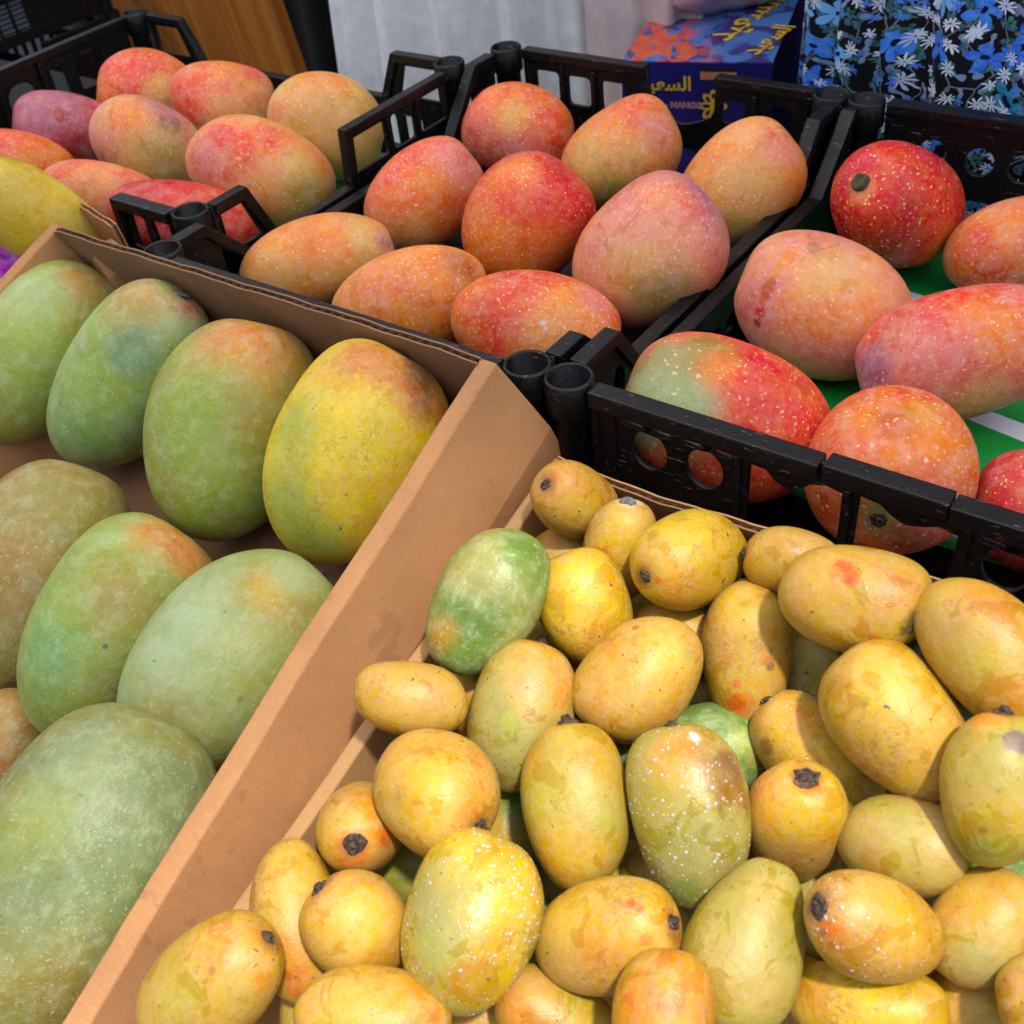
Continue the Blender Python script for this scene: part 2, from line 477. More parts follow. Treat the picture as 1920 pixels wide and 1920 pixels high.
# stall table (level part under the black crates) and the sloping shelf under the two cardboard boxes
table = empty('stall_table', (0.1, 0.2, -0.8))
def tpart(name, lo, hi, mat, M=None):
    bm = bmesh.new(); add_box(bm, lo, hi, M); bevel(bm, 0.004, 1)
    o = bm_obj(name, bm, mat, table)
    o.matrix_parent_inverse = table.matrix_world.inverted() if False else Matrix.Translation(-Vector(table.location))
    return o
tpart('table_top', (-95, -1.6, -3), (95, 40.5, -0.05), MAT['table'])
for x in (-90, 90):
    for y in (3, 37):
        tpart('leg', (x - 2, y - 2, -80), (x + 2, y + 2, -3.02), MAT['table'])
tpart('sloping_shelf', (-60, -50, -1.5), (70, -0.4, 0), MAT['table'], Matrix.Translation((0, -2.2, -4.6)) @ Matrix.Rotation(math.radians(15), 4, 'X'))
tag(table, 'dark cloth covered stall table under the crates and boxes', 'table')

# ------------------------------------------------------------------ black plastic crates
CH = 12.0
def cup_post(parent, x, y, r=1.28, h=CH):
    """corner post with a hollow round socket on top"""
    prof = [(r * 0.80, 0), (r * 0.80, h - 1.9), (r, h - 1.7), (r, h + 0.05), (r - 0.12, h + 0.18), (r - 0.24, h + 0.08), (r - 0.30, h - 2.6), (0.0, h - 2.7)]
    n = 22
    verts, faces = [], []
    for (pr, pz) in prof:
        for i in range(n):
            a = 2 * math.pi * i / n
            verts.append(((x + pr * math.cos(a)) * CM, (y + pr * math.sin(a)) * CM, pz * CM))
    for k in range(len(prof) - 1):
        for i in range(n):
            faces.append((k * n + i, k * n + (i + 1) % n, (k + 1) * n + (i + 1) % n, (k + 1) * n + i))
    o = mesh_obj('corner_post', verts, faces, MAT['plastic'], parent, True)
    return o

def wall(parent, name, p0, p1, profile, holes=(), rims=(), thick=0.32, rim_w=1.0, rim_h=0.75, ribs=(), parent_posts=True):
    """upright crate wall from p0 to p1; profile = top edge (distance along, height); rims = polylines that carry a flange"""
    a = Vector((p0[0], p0[1], 0)); b = Vector((p1[0], p1[1], 0))
    L = (b - a).length
    t = (b - a).normalized(); nrm = Vector((0, 0, 1)).cross(t)
    profile = list(profile)
    if parent_posts:
        profile[0] = (1.3, profile[0][1]); profile[-1] = (L - 1.3, profile[-1][1])
    outer = [(profile[0][0], 0.4), (profile[-1][0], 0.4)] + [(s, z - 0.1) for s, z in reversed(profile)]
    me = panel_mesh(name, outer, holes, thick)
    me.transform(Matrix(((t.x, 0, nrm.x, a.x * CM), (t.y, 0, nrm.y, a.y * CM), (0, 1, 0, 0), (0, 0, 0, 1))))
    w = link_obj(name, me, parent, MAT['plastic'])
    for rim in rims:
        rim = list(rim)
        if rim[0][0] < 1.4: rim[0] = (1.42, rim[0][1])
        if rim[-1][0] > L - 1.4: rim[-1] = (L - 1.42, rim[-1][1])
        bm = bmesh.new()
        add_strip(bm, [a + t * s + Vector((0, 0, z)) for s, z in rim], rim_w, rim_h, nrm)
        bmesh.ops.recalc_face_normals(bm, faces=bm.faces)
        bevel(bm, 0.0011, 2)
        bm_obj('rim', bm, MAT['plastic_worn'], w)
    bead = [(profile[0][0], 1.6), (profile[-1][0], 1.6)]
    extra = [(1.75, 0.6, min(profile[0][1], 11.0), 0.16, 0.30), (L - 1.75, 0.6, min(profile[-1][1], 11.0), 0.16, 0.30)]
    bm = bmesh.new()
    add_strip(bm, [a + t * s_ + Vector((0, 0, z_)) for s_, z_ in bead], 0.62, 0.22, nrm)
    bm_obj('bead', bm, MAT['plastic'], w)
    for s, z0, z1, wd, dp in list(ribs) + extra:
        bm = bmesh.new()
        M4 = Matrix(((t.x, nrm.x, 0, a.x), (t.y, nrm.y, 0, a.y), (0, 0, 1, 0), (0, 0, 0, 1)))
        add_box(bm, (s - wd / 2, -dp, z0), (s + wd / 2, dp, z1), M4)
        bevel(bm, 0.0008, 1)
        bm_obj('rib', bm, MAT['plastic'], w)
    return w

def crate_floor(parent, W, D):
    bm = bmesh.new()
    k = 0
    for i in range(int(W // 2.5)):
        x = 0.6 + i * 2.5
        add_box(bm, (x, 0.3, 0.5), (x + 1.7, D - 0.3, 0.9))
    for j in range(5):
        y = 0.5 + j * (D - 2) / 4
        add_box(bm, (0.3, y, 0.2), (W - 0.3, y + 1.0, 0.495))
    o = bm_obj('floor_grid', bm, MAT['plastic'], parent)
    return o

def dip_side(L, h1=3.7, d1=8.0, d2=29.0, h2=32.8, low=7.6):
    return [(0, CH), (h1, CH), (d1, low), (d2, low), (h2, CH), (L, CH)]

SLOTS = [rrect(s, 2.2, s + 1.6, 5.6, 0.3) for s in (10, 12.5, 15, 17.5, 20, 22.5, 25)]

def tri(p, q, r_, k=0.25):
    out = []
    P3 = [Vector(p), Vector(q), Vector(r_)]
    for i in range(3):
        a, b, c = P3[i - 1], P3[i], P3[(i + 1) % 3]
        out.append(tuple(b + (a - b).normalized() * k)); out.append(tuple(b + (c - b).normalized() * k))
    return out

# -- middle crate: 28 x 37 between its sockets
mid = empty('plastic_crate', (0, 0, 0))
tag(mid, 'black plastic crate between the other two, with a broken notch in its back rim', 'crate', 'black crates on the stall')
for x, y in ((0, 0), (28, 0), (0, 37), (28, 37)): cup_post(mid, x, y)
crate_floor(mid, 28, 37)
sd = dip_side(37)
for xx, gname in ((-0.55, 'side_wall'), (28.55, 'side_wall')):
    wall(mid, gname, (xx, 0), (xx, 37), sd, SLOTS + [tri((4.6, 10.2), (4.6, 7.4), (6.9, 7.6)), tri((30.2, 7.6), (32.6, 7.4), (32.6, 10.2))], [sd], ribs=[(8.2, 1, 7.4, 0.4, 0.4), (29, 1, 7.4, 0.4, 0.4)])
wall(mid, 'front_wall', (0, -0.5), (28, -0.5), [(0, CH), (28, CH)], [rrect(3, 8, 11, 10.4), rrect(17, 8, 25, 10.4)], [[(1.3, CH), (26.7, CH)]])
bk = [(0, CH), (12.9, CH), (13.1, 10.6), (13.4, 9.2), (14.4, 8.3), (16, 8.0), (17.4, 8.4), (18.5, 8.9), (18.7, 9.6), (18.8, CH), (28, CH)]
wall(mid, 'back_wall', (0, 37.6), (28, 37.6), bk,
     [rrect(2.5, 8.1, 4.7, 10.4, .35), rrect(5.6, 8.0, 7.7, 10.3, .35), rrect(8.8, 8.0, 11.0, 10.3, .35), rrect(19.4, 8.6, 21.2, 10.3, .35), rrect(23.1, 8.3, 25.0, 10.4, .6)] + [rrect(s, 2, s + 2.2, 6, .4) for s in (3, 7, 11, 15, 19, 23)],
     [[(1.2, CH), (12.9, CH)], [(18.8, CH), (26.8, CH)]], ribs=[(8.2, 1, 11, .35, .5), (5.15, 1, 11, .3, .4), (22.1, 1, 11, .35, .5)])

# -- right crate with round holes: 29 x 37
rc = empty('plastic_crate', (0.305, 0, 0))
tag(rc, 'black plastic crate with round holes and scalloped handle gaps in its front wall, rightmost', 'crate', 'black crates on the stall')
for x, y in ((0, 0), (29, 0), (0, 37), (29, 37)): cup_post(rc, x, y)
crate_floor(rc, 29, 37)
sdr = dip_side(37, 4.8, 7.9, 30.4, 35.0, 7.7)
wall(rc, 'side_wall', (-0.45, 0), (-0.45, 37), sdr, SLOTS + [ell(5.0, 8.6, .5, 1.0)], [sdr], ribs=[(7.6, 1, 7.6, .4, .4)])
wall(rc, 'side_wall', (29.45, 0), (29.45, 37), sdr, SLOTS, [sdr])
lens = lambda cx, cz: [(cx - .75, cz + .02), (cx - .3, cz + .17), (cx + .3, cz + .17), (cx + .75, cz - .05), (cx + .3, cz - .2), (cx - .3, cz - .17)]
win1 = [(9.7, 3.2), (14.25, 3.2), (14.35, 10.55), (13.6, 10.7), (12.9, 10.5), (12.4, 10.0), (11.8, 9.75), (11.2, 10.0), (10.7, 10.5), (9.9, 10.55)]
win2 = [(14.95, 3.2), (19.3, 3.2), (19.4, 10.3), (18.6, 10.45), (17.9, 10.15), (17.2, 9.95), (16.6, 10.2), (16.0, 10.65), (15.1, 10.75)]
wall(rc, 'front_wall', (0, -0.08), (29, -0.08), [(0, CH), (29, CH)],
     [ell(4.6, 9.3, .98, 1.15), ell(7.6, 9.3, .98, 1.15), ell(21.5, 9.35, .98, 1.15), ell(24.5, 9.3, .98, 1.15),
      lens(3.7, 10.62), lens(5.25, 10.62), lens(6.9, 10.62), lens(8.45, 10.62), lens(20.7, 10.62), lens(22.3, 10.62), lens(23.8, 10.62),
      ell(4.6, 5.6, 1.0, 1.4), ell(7.6, 5.6, 1.0, 1.4), ell(21.5, 5.6, 1, 1.4), ell(24.5, 5.6, 1, 1.4), win1, win2],
     [[(1.2, CH), (13.25, CH - 0.03)], [(13.45, CH + 0.12), (18.9, CH + 0.1)], [(18.95, CH), (27.8, CH)]],
     rim_w=1.1, rim_h=0.95, ribs=[(9.35, 1, 11, .35, .42), (14.6, 3.1, 11, .4, .4), (19.75, 1, 11, .4, .42), (2.6, 1, 11.2, .3, .3)])
wall(rc, 'back_wall', (0, 37.5), (29, 37.5), [(0, CH), (29, CH)], [ell(4.8, 8.9, .95, .95), ell(8.0, 8.8, .95, .95), ell(10.8, 8.8, .95, .95), ell(18, 8.8, .95, .95), ell(21, 8.8, .95, .95), ell(24.2, 8.8, .95, .95)] + [rrect(s, 2, s + 2.2, 6, .4) for s in (3, 7, 11, 15, 19, 23)],
     [[(1.2, CH), (27.8, CH)]], rim_w=1.2)

# -- left crate, turned sideways: 39 x 28
lc = empty('plastic_crate', (-0.417, 0.046, 0))
tag(lc, 'black plastic crate turned sideways at the left, with open framed corners', 'crate', 'black crates on the stall')
for x, y in ((0, 0), (39.2, 0), (0, 28), (39.2, 28)): cup_post(lc, x, y)
crate_floor(lc, 39.2, 28)
srt = [(0, CH), (4.4, CH), (6.3, 7.6), (14.1, 7.6), (14.5, 11.9), (28, 11.9)]
wr = [[(1.6, 8.2), (4.9, 8.2), (3.9, 11.0), (1.9, 11.0)], rrect(15.1, 8.3, 18.9, 10.9, .3), rrect(19.7, 8.3, 22.3, 10.9, .3), rrect(23.1, 8.3, 26.3, 10.9, .3)]
wall(lc, 'side_wall', (39.6, 0), (39.6, 28), srt, wr + [rrect(s, 2, s + 2, 6.2) for s in (7.5, 10, 12.5)], [srt], rim_w=.9, ribs=[(19.3, 1, 11.2, .4, .35), (22.7, 1, 11.2, .4, .35)])
srl = [(0, CH), (28, CH)]
wall(lc, 'side_wall', (-0.4, 0), (-0.4, 28), srl, [rrect(2, 7.6, 6, 10.6), rrect(12.2, 7.2, 15.2, 10.2, 1.2), rrect(17.2, 7.4, 18.6, 10.6, .5), rrect(20, 7.4, 23.5, 10.6, .3)] + [rrect(s, 2, s + 2, 6.2) for s in (4, 7.5, 11, 14.5, 18, 21.5)], [[(1.2, CH), (26.8, CH)]], rim_w=.9, ribs=[(16.2, 1, 11.2, .4, .6), (11.4, 1, 11.2, .4, .6)])
sbk = [(0, CH), (6.2, CH), (8.1, 8.1), (31.0, 8.1), (32.8, CH), (39.2, CH)]
bw = [[(1.9, 8.4), (6.2, 8.4), (5.3, 11.0), (1.9, 11.0)], [(33.0, 8.4), (37.3, 8.4), (37.3, 11.0), (33.9, 11.0)]]
wall(lc, 'back_wall', (0, 28.5), (39.2, 28.5), sbk, bw + [rrect(s, 2, s + 2, 6.6) for s in range(3, 36, 3)], [sbk], rim_w=.9)
sft = [(0, CH), (6.6, CH), (7.0, 7.6), (31.6, 7.6), (31.9, CH), (39.2, CH)]
fw = [rrect(1.8, 8.3, 6.0, 10.9, .3), rrect(32.6, 8.3, 34.6, 10.9, .3), rrect(35.4, 8.3, 37.5, 10.9, .3)]
wall(lc, 'front_wall', (0, -0.5), (39.2, -0.5), sft, fw + [rrect(s, 2, s + 2, 6.2) for s in range(3, 36, 3)], [sft], rim_w=1.1)

def copy_tree(o, parent=None):
    c = o.copy()
    COL.objects.link(c)
    c.parent = parent
    for ch in list(o.children):
        copy_tree(ch, c)
    return c
# stack of empty crates behind on the left
for k, (zz, lab) in enumerate(((-30.0, 'lower black crate of the stack behind the left crate'), (-17.6, 'middle black crate of the stack behind the left crate'), (-5.2, 'topmost black crate of the stack behind the left crate'))):
    c2 = copy_tree(lc)
    c2.location = Vector((-140.5, 42.0, zz)) * CM
    c2.rotation_euler = (0, 0, math.radians((-1.5, 1.0, -0.5)[k]))
    tag(c2, lab, 'crate', 'crates stacked behind the stall')
# the low bench that carries that stack and the printed box
bench = empty('back_bench', (-1.21, 0.61, -0.8))
def bpart(name, lo, hi):
    bm = bmesh.new(); add_box(bm, lo, hi); bevel(bm, 0.004, 1)
    o = bm_obj(name, bm, MAT['table'], bench); o.matrix_parent_inverse = Matrix.Translation(-Vector(bench.location)); return o
bpart('bench_top', (-145, 40, -34), (-97, 74, -30.1))
for x in (-143, -99):
    for y in (42, 72): bpart('leg', (x - 1.5, y - 1.5, -80), (x + 1.5, y + 1.5, -34.02))
tag(bench, 'dark bench under the stacked crates at the back left', 'bench')

# paper liners on the crate floors
def liner_mat():
    m, g, p = new_mat('liner_paper')
    co = obj_cm(g)
    sx = g('ShaderNodeSeparateXYZ', {0: g('ShaderNodeMapping', {'Vector': co, 'Rotation': (0, 0, 0.16)}).outputs[0]}).outputs[1]
    fr = g.math('FRACT', g.math('DIVIDE', g.math('ADD', sx, 1.5), 9.0))
    wht = g.math('GREATER_THAN', fr, 0.84)
    c = g.mix(wht, lin((0, 138, 50)), lin((205, 206, 216)))
    g.l.new(c, p.inputs['Base Color'])
    p.inputs['Roughness'].default_value = 0.5
    return m
MAT['liner'] = liner_mat()
for (x0, y0, x1, y1, z, lab) in ((31.3, 6.5, 58.8, 36.6, 3.4, 'green and white paper lining the floor of the right crate'), (-40.5, 5.8, -3.6, 31.6, 3.4, 'green paper lining the floor of the left crate')):
    nx, ny = 24, 30
    rr = random.Random(int(x0 * 7))
    V, F = [], []
    for i in range(nx + 1):
        for j in range(ny + 1):
            u, v = i / nx, j / ny
            V.append(((x0 + (x1 - x0) * u) * CM, (y0 + (y1 - y0) * v) * CM, (z + 0.12 * math.sin(u * 9 + v * 4 + x0) * math.sin(v * 11 + u * 3)) * CM))
    for i in range(nx):
        for j in range(ny):
            a = i * (ny + 1) + j
            F.append((a, a + ny + 1, a + ny + 2, a + 1))
    ln = mesh_obj('paper_liner', V, F, MAT['liner'], None, True)
    sm = ln.modifiers.new('thick', 'SOLIDIFY'); sm.thickness = 0.0006
    tag(ln, lab, 'paper')
    # stack of moulded trays that lifts the fruit under the paper
    bm = bmesh.new(); add_box(bm, (x0 + .3, y0 + .3, 0.95), (x1 - .3, y1 - .3, z - 0.28)); bevel(bm, 0.003, 1)
    tr = bm_obj('tray_pad', bm, MAT['table'])
    tag(tr, lab.replace('green and white paper lining the floor', 'dark pad under the paper').replace('green paper lining the floor', 'dark pad under the paper'), 'pad')

for (x0, y0, x1, y1, lab) in ((0.4, 0.8, 27.6, 36.4, 'dark pad under the mangoes on the floor of the middle crate'),):
    bm = bmesh.new(); add_box(bm, (x0, y0, 0.95), (x1, y1, 3.3)); bevel(bm, 0.003, 1)
    tag(bm_obj('tray_pad', bm, MAT['table']), lab, 'pad')

# ------------------------------------------------------------------ cardboard boxes
def sheet_wall(parent, name, p0, p1, zb, top, mats, thick=0.42, wave=0.0, lean=0.0, seed=0):
    """corrugated sheet from p0 to p1 (local x, y); top = [(fraction, z)]; two liners with a fluted core that shows on the top edge"""
    a = Vector((p0[0], p0[1], 0)); b = Vector((p1[0], p1[1], 0))
    t = (b - a).normalized(); nrm = Vector((0, 0, 1)).cross(t); L = (b - a).length
    n = max(24, int(L * 3))
    rr = random.Random(seed)
    ph = [rr.uniform(0, 6.28) for _ in range(4)]
    def topz(u):
        for (u0, z0), (u1, z1) in zip(top, top[1:]):
            if u <= u1: return z0 + (z1 - z0) * (u - u0) / max(1e-6, u1 - u0)
        return top[-1][1]
    def off(u, zf): return wave * (math.sin(u * 5.2 + ph[0]) + 0.5 * math.sin(u * 11 + ph[1])) * zf + lean * zf
    def sheet(d, w):
        V, F = [], []
        for i in range(n + 1):
            u = i / n
            zt = topz(u) + 0.05 * math.sin(u * 37 + ph[2]) + 0.03 * math.sin(u * 83 + ph[3]) + rr.uniform(-.02, .02)
            for zf in (0.0, 0.35, 0.7, 1.0):
                p = a + t * (L * u) + nrm * (d + off(u, zf)); p.z = zb + (zt - zb) * zf
                V.append(p)
            for zf in (1.0, 0.7, 0.35, 0.0):
                p = a + t * (L * u) + nrm * (d + w + off(u, zf)); p.z = zb + (zt - zb) * zf
                V.append(p)
        for i in range(n):
            for k in range(8):
                F.append((i * 8 + k, i * 8 + (k + 1) % 8, (i + 1) * 8 + (k + 1) % 8, (i + 1) * 8 + k))
        F.append(tuple(range(8))); F.append(tuple(n * 8 + k for k in reversed(range(8))))
        return [v * CM for v in V], F
    h = thick / 2
    V, F = sheet(-h, 0.09)
    w = mesh_obj(name, V, F, mats[0], parent)
    V, F = sheet(h - 0.09, 0.09)
    mesh_obj('inner_liner', V, F, mats[1], w)
    V, F = [], []
    m_ = int(L / 0.11)
    for i in range(m_ + 1):
        u = i / m_
        d = (h - 0.11) * math.sin(i * math.pi / 3)
        for zf in (0.0, 1.0):
            p = a + t * (L * u) + nrm * (d + off(u, zf)); p.z = zb + (topz(u) - 0.06 - zb) * zf
            V.append(p * CM)
    for i in range(m_): F.append((2 * i, 2 * i + 1, 2 * i + 3, 2 * i + 2))
    mesh_obj('fluted_core', V, F, MAT['flute'], w)
    return w

def ridge_wall(parent, section0, section1, mat, n=40, seed=0, name='side_wall'):
    """hollow folded side wall: a polygonal section swept from back to front (local x, z)"""
    rr = random.Random(seed)
    V, F = [], []
    k = len(section0[1])
    ph = rr.uniform(0, 6)
    for i in range(n + 1):
        u = i / n
        y = section0[0] + (section1[0] - section0[0]) * u
        wob = 0.07 * math.sin(u * 7 + ph) + 0.04 * math.sin(u * 19 + ph * 2) + rr.uniform(-.012, .012)
        zw = 0.06 * math.sin(u * 5 + ph * 3) + rr.uniform(-.012, .012)
        for (x0, z0), (x1, z1) in zip(section0[1], section1[1]):
            tf = 1.0 if z0 > -2 else 0.2
            V.append(Vector((x0 + (x1 - x0) * u + wob * tf, y, z0 + (z1 - z0) * u + zw * tf)) * CM)
    for i in range(n):
        for j in range(k):
            F.append((i * k + j, (i + 1) * k + j, (i + 1) * k + (j + 1) % k, i * k + (j + 1) % k))
    F.append(tuple(range(k))); F.append(tuple(n * k + j for j in reversed(range(k))))
    o = mesh_obj(name, V, F, mat, parent)
    bv = o.modifiers.new('soft_folds', 'BEVEL'); bv.width = 0.0013; bv.segments = 3; bv.limit_method = 'ANGLE'; bv.angle_limit = math.radians(20)
    return o

def tray(label, origin, alpha):
    e = empty('cardboard_box', Vector(origin) * CM, Matrix.Rotation(math.radians(alpha), 3, 'X').to_quaternion())
    tag(e, label, 'box', 'cardboard boxes of fruit')
    return e

def slab(parent, name, lo, hi, mat):
    bm = bmesh.new(); add_box(bm, lo, hi)
    return bm_obj(name, bm, mat, parent)

# big box of green mangoes: rim plane through its back right corner, floor 9.4 below
boxa = tray('large tan cardboard box of green mangoes with a thick folded ridge on its right side', (28.3, -3.0, 14.0), 20)
secR0 = [(-0.95, 0.0), (0.0, 0.0), (1.8, -4.6), (2.2, -9.8), (-1.7, -9.8)]
secR1 = [(-1.15 + 1.75, 0.0), (1.75, 0.0), (2.45, -4.6), (2.6, -9.8), (-0.2, -9.8)]
ridge_wall(boxa, (0.15, secR0), (-36.0, secR1), MAT['card_a'], seed=3)
secL0 = [(-34.9, -0.1), (-34.0, -0.1), (-32.2, -9.8), (-36.5, -9.8)]
ridge_wall(boxa, (0.15, secL0), (-36.0, [(x - .6, z) for x, z in secL0]), MAT['card_a'], seed=4)
sheet_wall(boxa, 'back_wall', (-34.4, -0.15), (-0.75, -0.15), -9.8, [(0, -.25), (.04, .1), (.3, .0), (.62, .12), (.8, -.05), (1, .1)], (MAT['card_in_shaded'], MAT['card_in_shaded']), wave=.12, seed=5)
sheet_wall(boxa, 'front_wall', (-34.4, -35.8), (-0.3, -35.8), -9.8, [(0, -.2), (1, -.2)], (MAT['card_in_shaded'], MAT['card_in_shaded']), seed=6)
slab(boxa, 'base', (-36.4, -36, -10.1), (2.5, 0.0, -9.6), MAT['card_in_shaded'])

# box of small yellow mangoes
boxb = tray('kraft cardboard box heaped with small yellow mangoes at the front right', (31.26, -3.0, 9.43), 15)
secb0 = [(0.0, 0.0), (0.75, 0.05), (1.5, -10.8), (-0.2, -10.8), (-0.15, -1)]
ridge_wall(boxb, (0.1, secb0), (-33.0, [(x - .1, z) for x, z in secb0]), MAT['card_b'], seed=8)
ridge_wall(boxb, (0.1, [(31.0 - x, z + .9) for x, z in reversed(secb0)]), (-33.0, [(31.2 - x, z + .9) for x, z in reversed(secb0)]), MAT['card_b'], seed=9)
sheet_wall(boxb, 'back_wall', (0.3, 0.0), (30.8, 0.0), -10.8, [(0, .05), (.05, -.1), (.2, .12), (.45, .55), (.6, .75), (.8, 1.0), (1, 1.1)], (MAT['card_in_shaded'], MAT['card_b']), wave=.16, seed=10)
sheet_wall(boxb, 'front_wall', (0.3, -32.8), (30.8, -32.8), -10.8, [(0, .05), (1, .6)], (MAT['card_b'], MAT['card_b']), seed=11)
slab(boxb, 'base', (-0.1, -32.9, -11.1), (31.0, 0.0, -10.82), MAT['card_in_shaded'])

# small box at the left edge
boxd = tray('small cardboard box at the left edge holding one yellow green mango', (-2.61, -1.09, 13.2), 8)
boxd.rotation_quaternion = Matrix.Rotation(math.radians(-13.7), 3, 'Z').to_quaternion() @ boxd.rotation_quaternion
secd = [(-1.0, -0.6), (0.1, -0.6), (0.9, -1.9), (1.0, -8), (-1.4, -8)]
ridge_wall(boxd, (-0.2, secd), (-2.0, secd), MAT['card_a'], seed=12, n=6)
sheet_wall(boxd, 'back_wall', (-16.0, 0.1), (-0.2, 0.1), -8, [(0, .4), (1, .4)], (MAT['card_a'], MAT['card_a']), wave=.05, seed=13)
ridge_wall(boxd, (-0.2, [(x - 16.5, z) for x, z in secd]), (-14.0, [(x - 16.5, z) for x, z in secd]), MAT['card_a'], seed=14, n=16)
slab(boxd, 'base', (-17.5, -13.8, -8.4), (-5.4, 0.3, -8.02), MAT['card_in_shaded'])
# magenta tissue in it
mt = simple('magenta_tissue', (176, 20, 190), 0.5, 0.3, 1.0)
V, F = [], []
rr = random.Random(4)
for i in range(15):
    for j in range(15):
        V.append(Vector((i * 0.55 - 3.9, j * 0.5 - 3.5, 0.35 * math.sin(i * 1.3 + j * .7) + rr.uniform(-.25, .25))) * CM)
for i in range(14):
    for j in range(14):
        a = i * 15 + j; F.append((a, a + 15, a + 16, a + 1))
tis = mesh_obj('tissue_paper', V, F, mt, None, True)
tis.location = Vector((-13.71, -3.75, 10.0)) * CM
tis.rotation_euler = (math.radians(18), math.radians(8), 0.5)
sm = tis.modifiers.new('thick', 'SOLIDIFY'); sm.thickness = 0.0004
tag(tis, 'crumpled magenta tissue beside the yellow green mango at the left edge', 'paper')

# ------------------------------------------------------------------ mangoes
def mango_mesh(name, r, k, bend, sq, seed, odd=1.0, nu=44, nv=32):
    rr = random.Random(seed)
    ph = [rr.uniform(0, 6.28) for _ in range(8)]
    shl = math.copysign(rr.uniform(0.06, 0.16), bend)
    beak = math.copysign(rr.uniform(0.05, 0.18), bend) * rr.choice((1, 1, -1))
    shl *= odd; beak *= odd
    prof = []
    for v in range(nv + 1):
        th = math.pi * v / nv
        c, s = math.cos(th), math.sin(th)
        rad = (abs(s) ** ((0.86 if c > 0 else 0.86 + 0.16 * c * c) / sq)) * (1 + k * c)
        z = math.copysign(abs(c) ** (1.0 / sq ** 0.5), c)
        z -= 0.03 * math.exp(-(th / 0.24) ** 2)
        prof.append((rad, z, c, s))
    mx = max(p[0] for p in prof)
    V, F = [], []
    def lump(x, y, z):
        return 0.018 * math.sin(2.3 * x + 1.7 * y + ph[0]) + 0.016 * math.sin(2.9 * y - 2.1 * z + ph[1]) + 0.008 * math.sin(4.3 * x + 3.7 * z + ph[2]) + 0.006 * math.sin(6.1 * y + 4.9 * x + ph[3])
    for vi, (rad, z, c, s) in enumerate(prof):
        ring = 1 if vi in (0, nv) else nu
        for u in range(ring):
            a = 2 * math.pi * u / nu
            x = rad / mx * math.cos(a); y = rad / mx * math.sin(a)
            f = 1 + lump(x, y, z)
            px = x * f + bend * (c * c - 0.45) + shl * max(0.0, c) ** 2 * (1 - 0.6 * abs(c) ** 6) - beak * max(0.0, -c) ** 3
            if px * shl < 0: px *= 0.97
            V.append((px * r[0], y * f * r[1], z * (1 + 0.4 * lump(y, z, x)) * r[2]))
    for u in range(nu):
        F.append((0, 1 + u, 1 + (u + 1) % nu))
    for vi in range(nv - 2):
        a = 1 + vi * nu; b = a + nu
        for u in range(nu):
            F.append((a + u, b + u, b + (u + 1) % nu, a + (u + 1) % nu))
    last = len(V) - 1; a = 1 + (nv - 2) * nu
    for u in range(nu):
        F.append((a + u, last, a + (u + 1) % nu))
    return V, F

def stem_mesh(kind, seed, size):
    rr = random.Random(seed)
    V, F = [], []
    n = 14
    if kind in (1, 4):          # ragged corky scab with the broken stalk in it
        rings = [(1.05, -0.10), (0.95, 0.10), (0.72, 0.26), (0.50, 0.14), (0.46, 0.52), (0.34, 0.66), (0.18, 0.56)]
        if kind == 4: rings = [(1.0, -0.05), (1.0, 0.07), (0.72, 0.12), (0.66, 0.06), (0.40, 0.10), (0.30, 0.24)]
        rag = [1 + rr.uniform(-.2, .2) for _ in range(n)]
    elif kind == 2:             # neat round stalk
        rings = [(1.0, -0.1), (0.95, 0.55), (0.85, 0.72), (0.6, 0.70), (0.45, 0.58)]
        rag = [1 + rr.uniform(-.05, .05) for _ in range(n)]
    else:                       # flat grey button
        rings = [(1.0, -0.05), (0.92, 0.10), (0.7, 0.16), (0.5, 0.10), (0.28, 0.2)]
        rag = [1 + rr.uniform(-.12, .12) for _ in range(n)]
    for k, (rad, z) in enumerate(rings):
        for i in range(n):
            a = 2 * math.pi * i / n
            q = rad * (1 + (rag[i] - 1) * (1 - k / len(rings)))
            V.append(Vector((q * math.cos(a) + rr.uniform(-.04, .04), q * math.sin(a) + rr.uniform(-.04, .04), z + rr.uniform(-.05, .05))) * size)
    for k in range(len(rings) - 1):
        for i in range(n):
            F.append((k * n + i, k * n + (i + 1) % n, (k + 1) * n + (i + 1) % n, (k + 1) * n + i))
    F.append(tuple((len(rings) - 1) * n + i for i in range(n)))
    return V, F

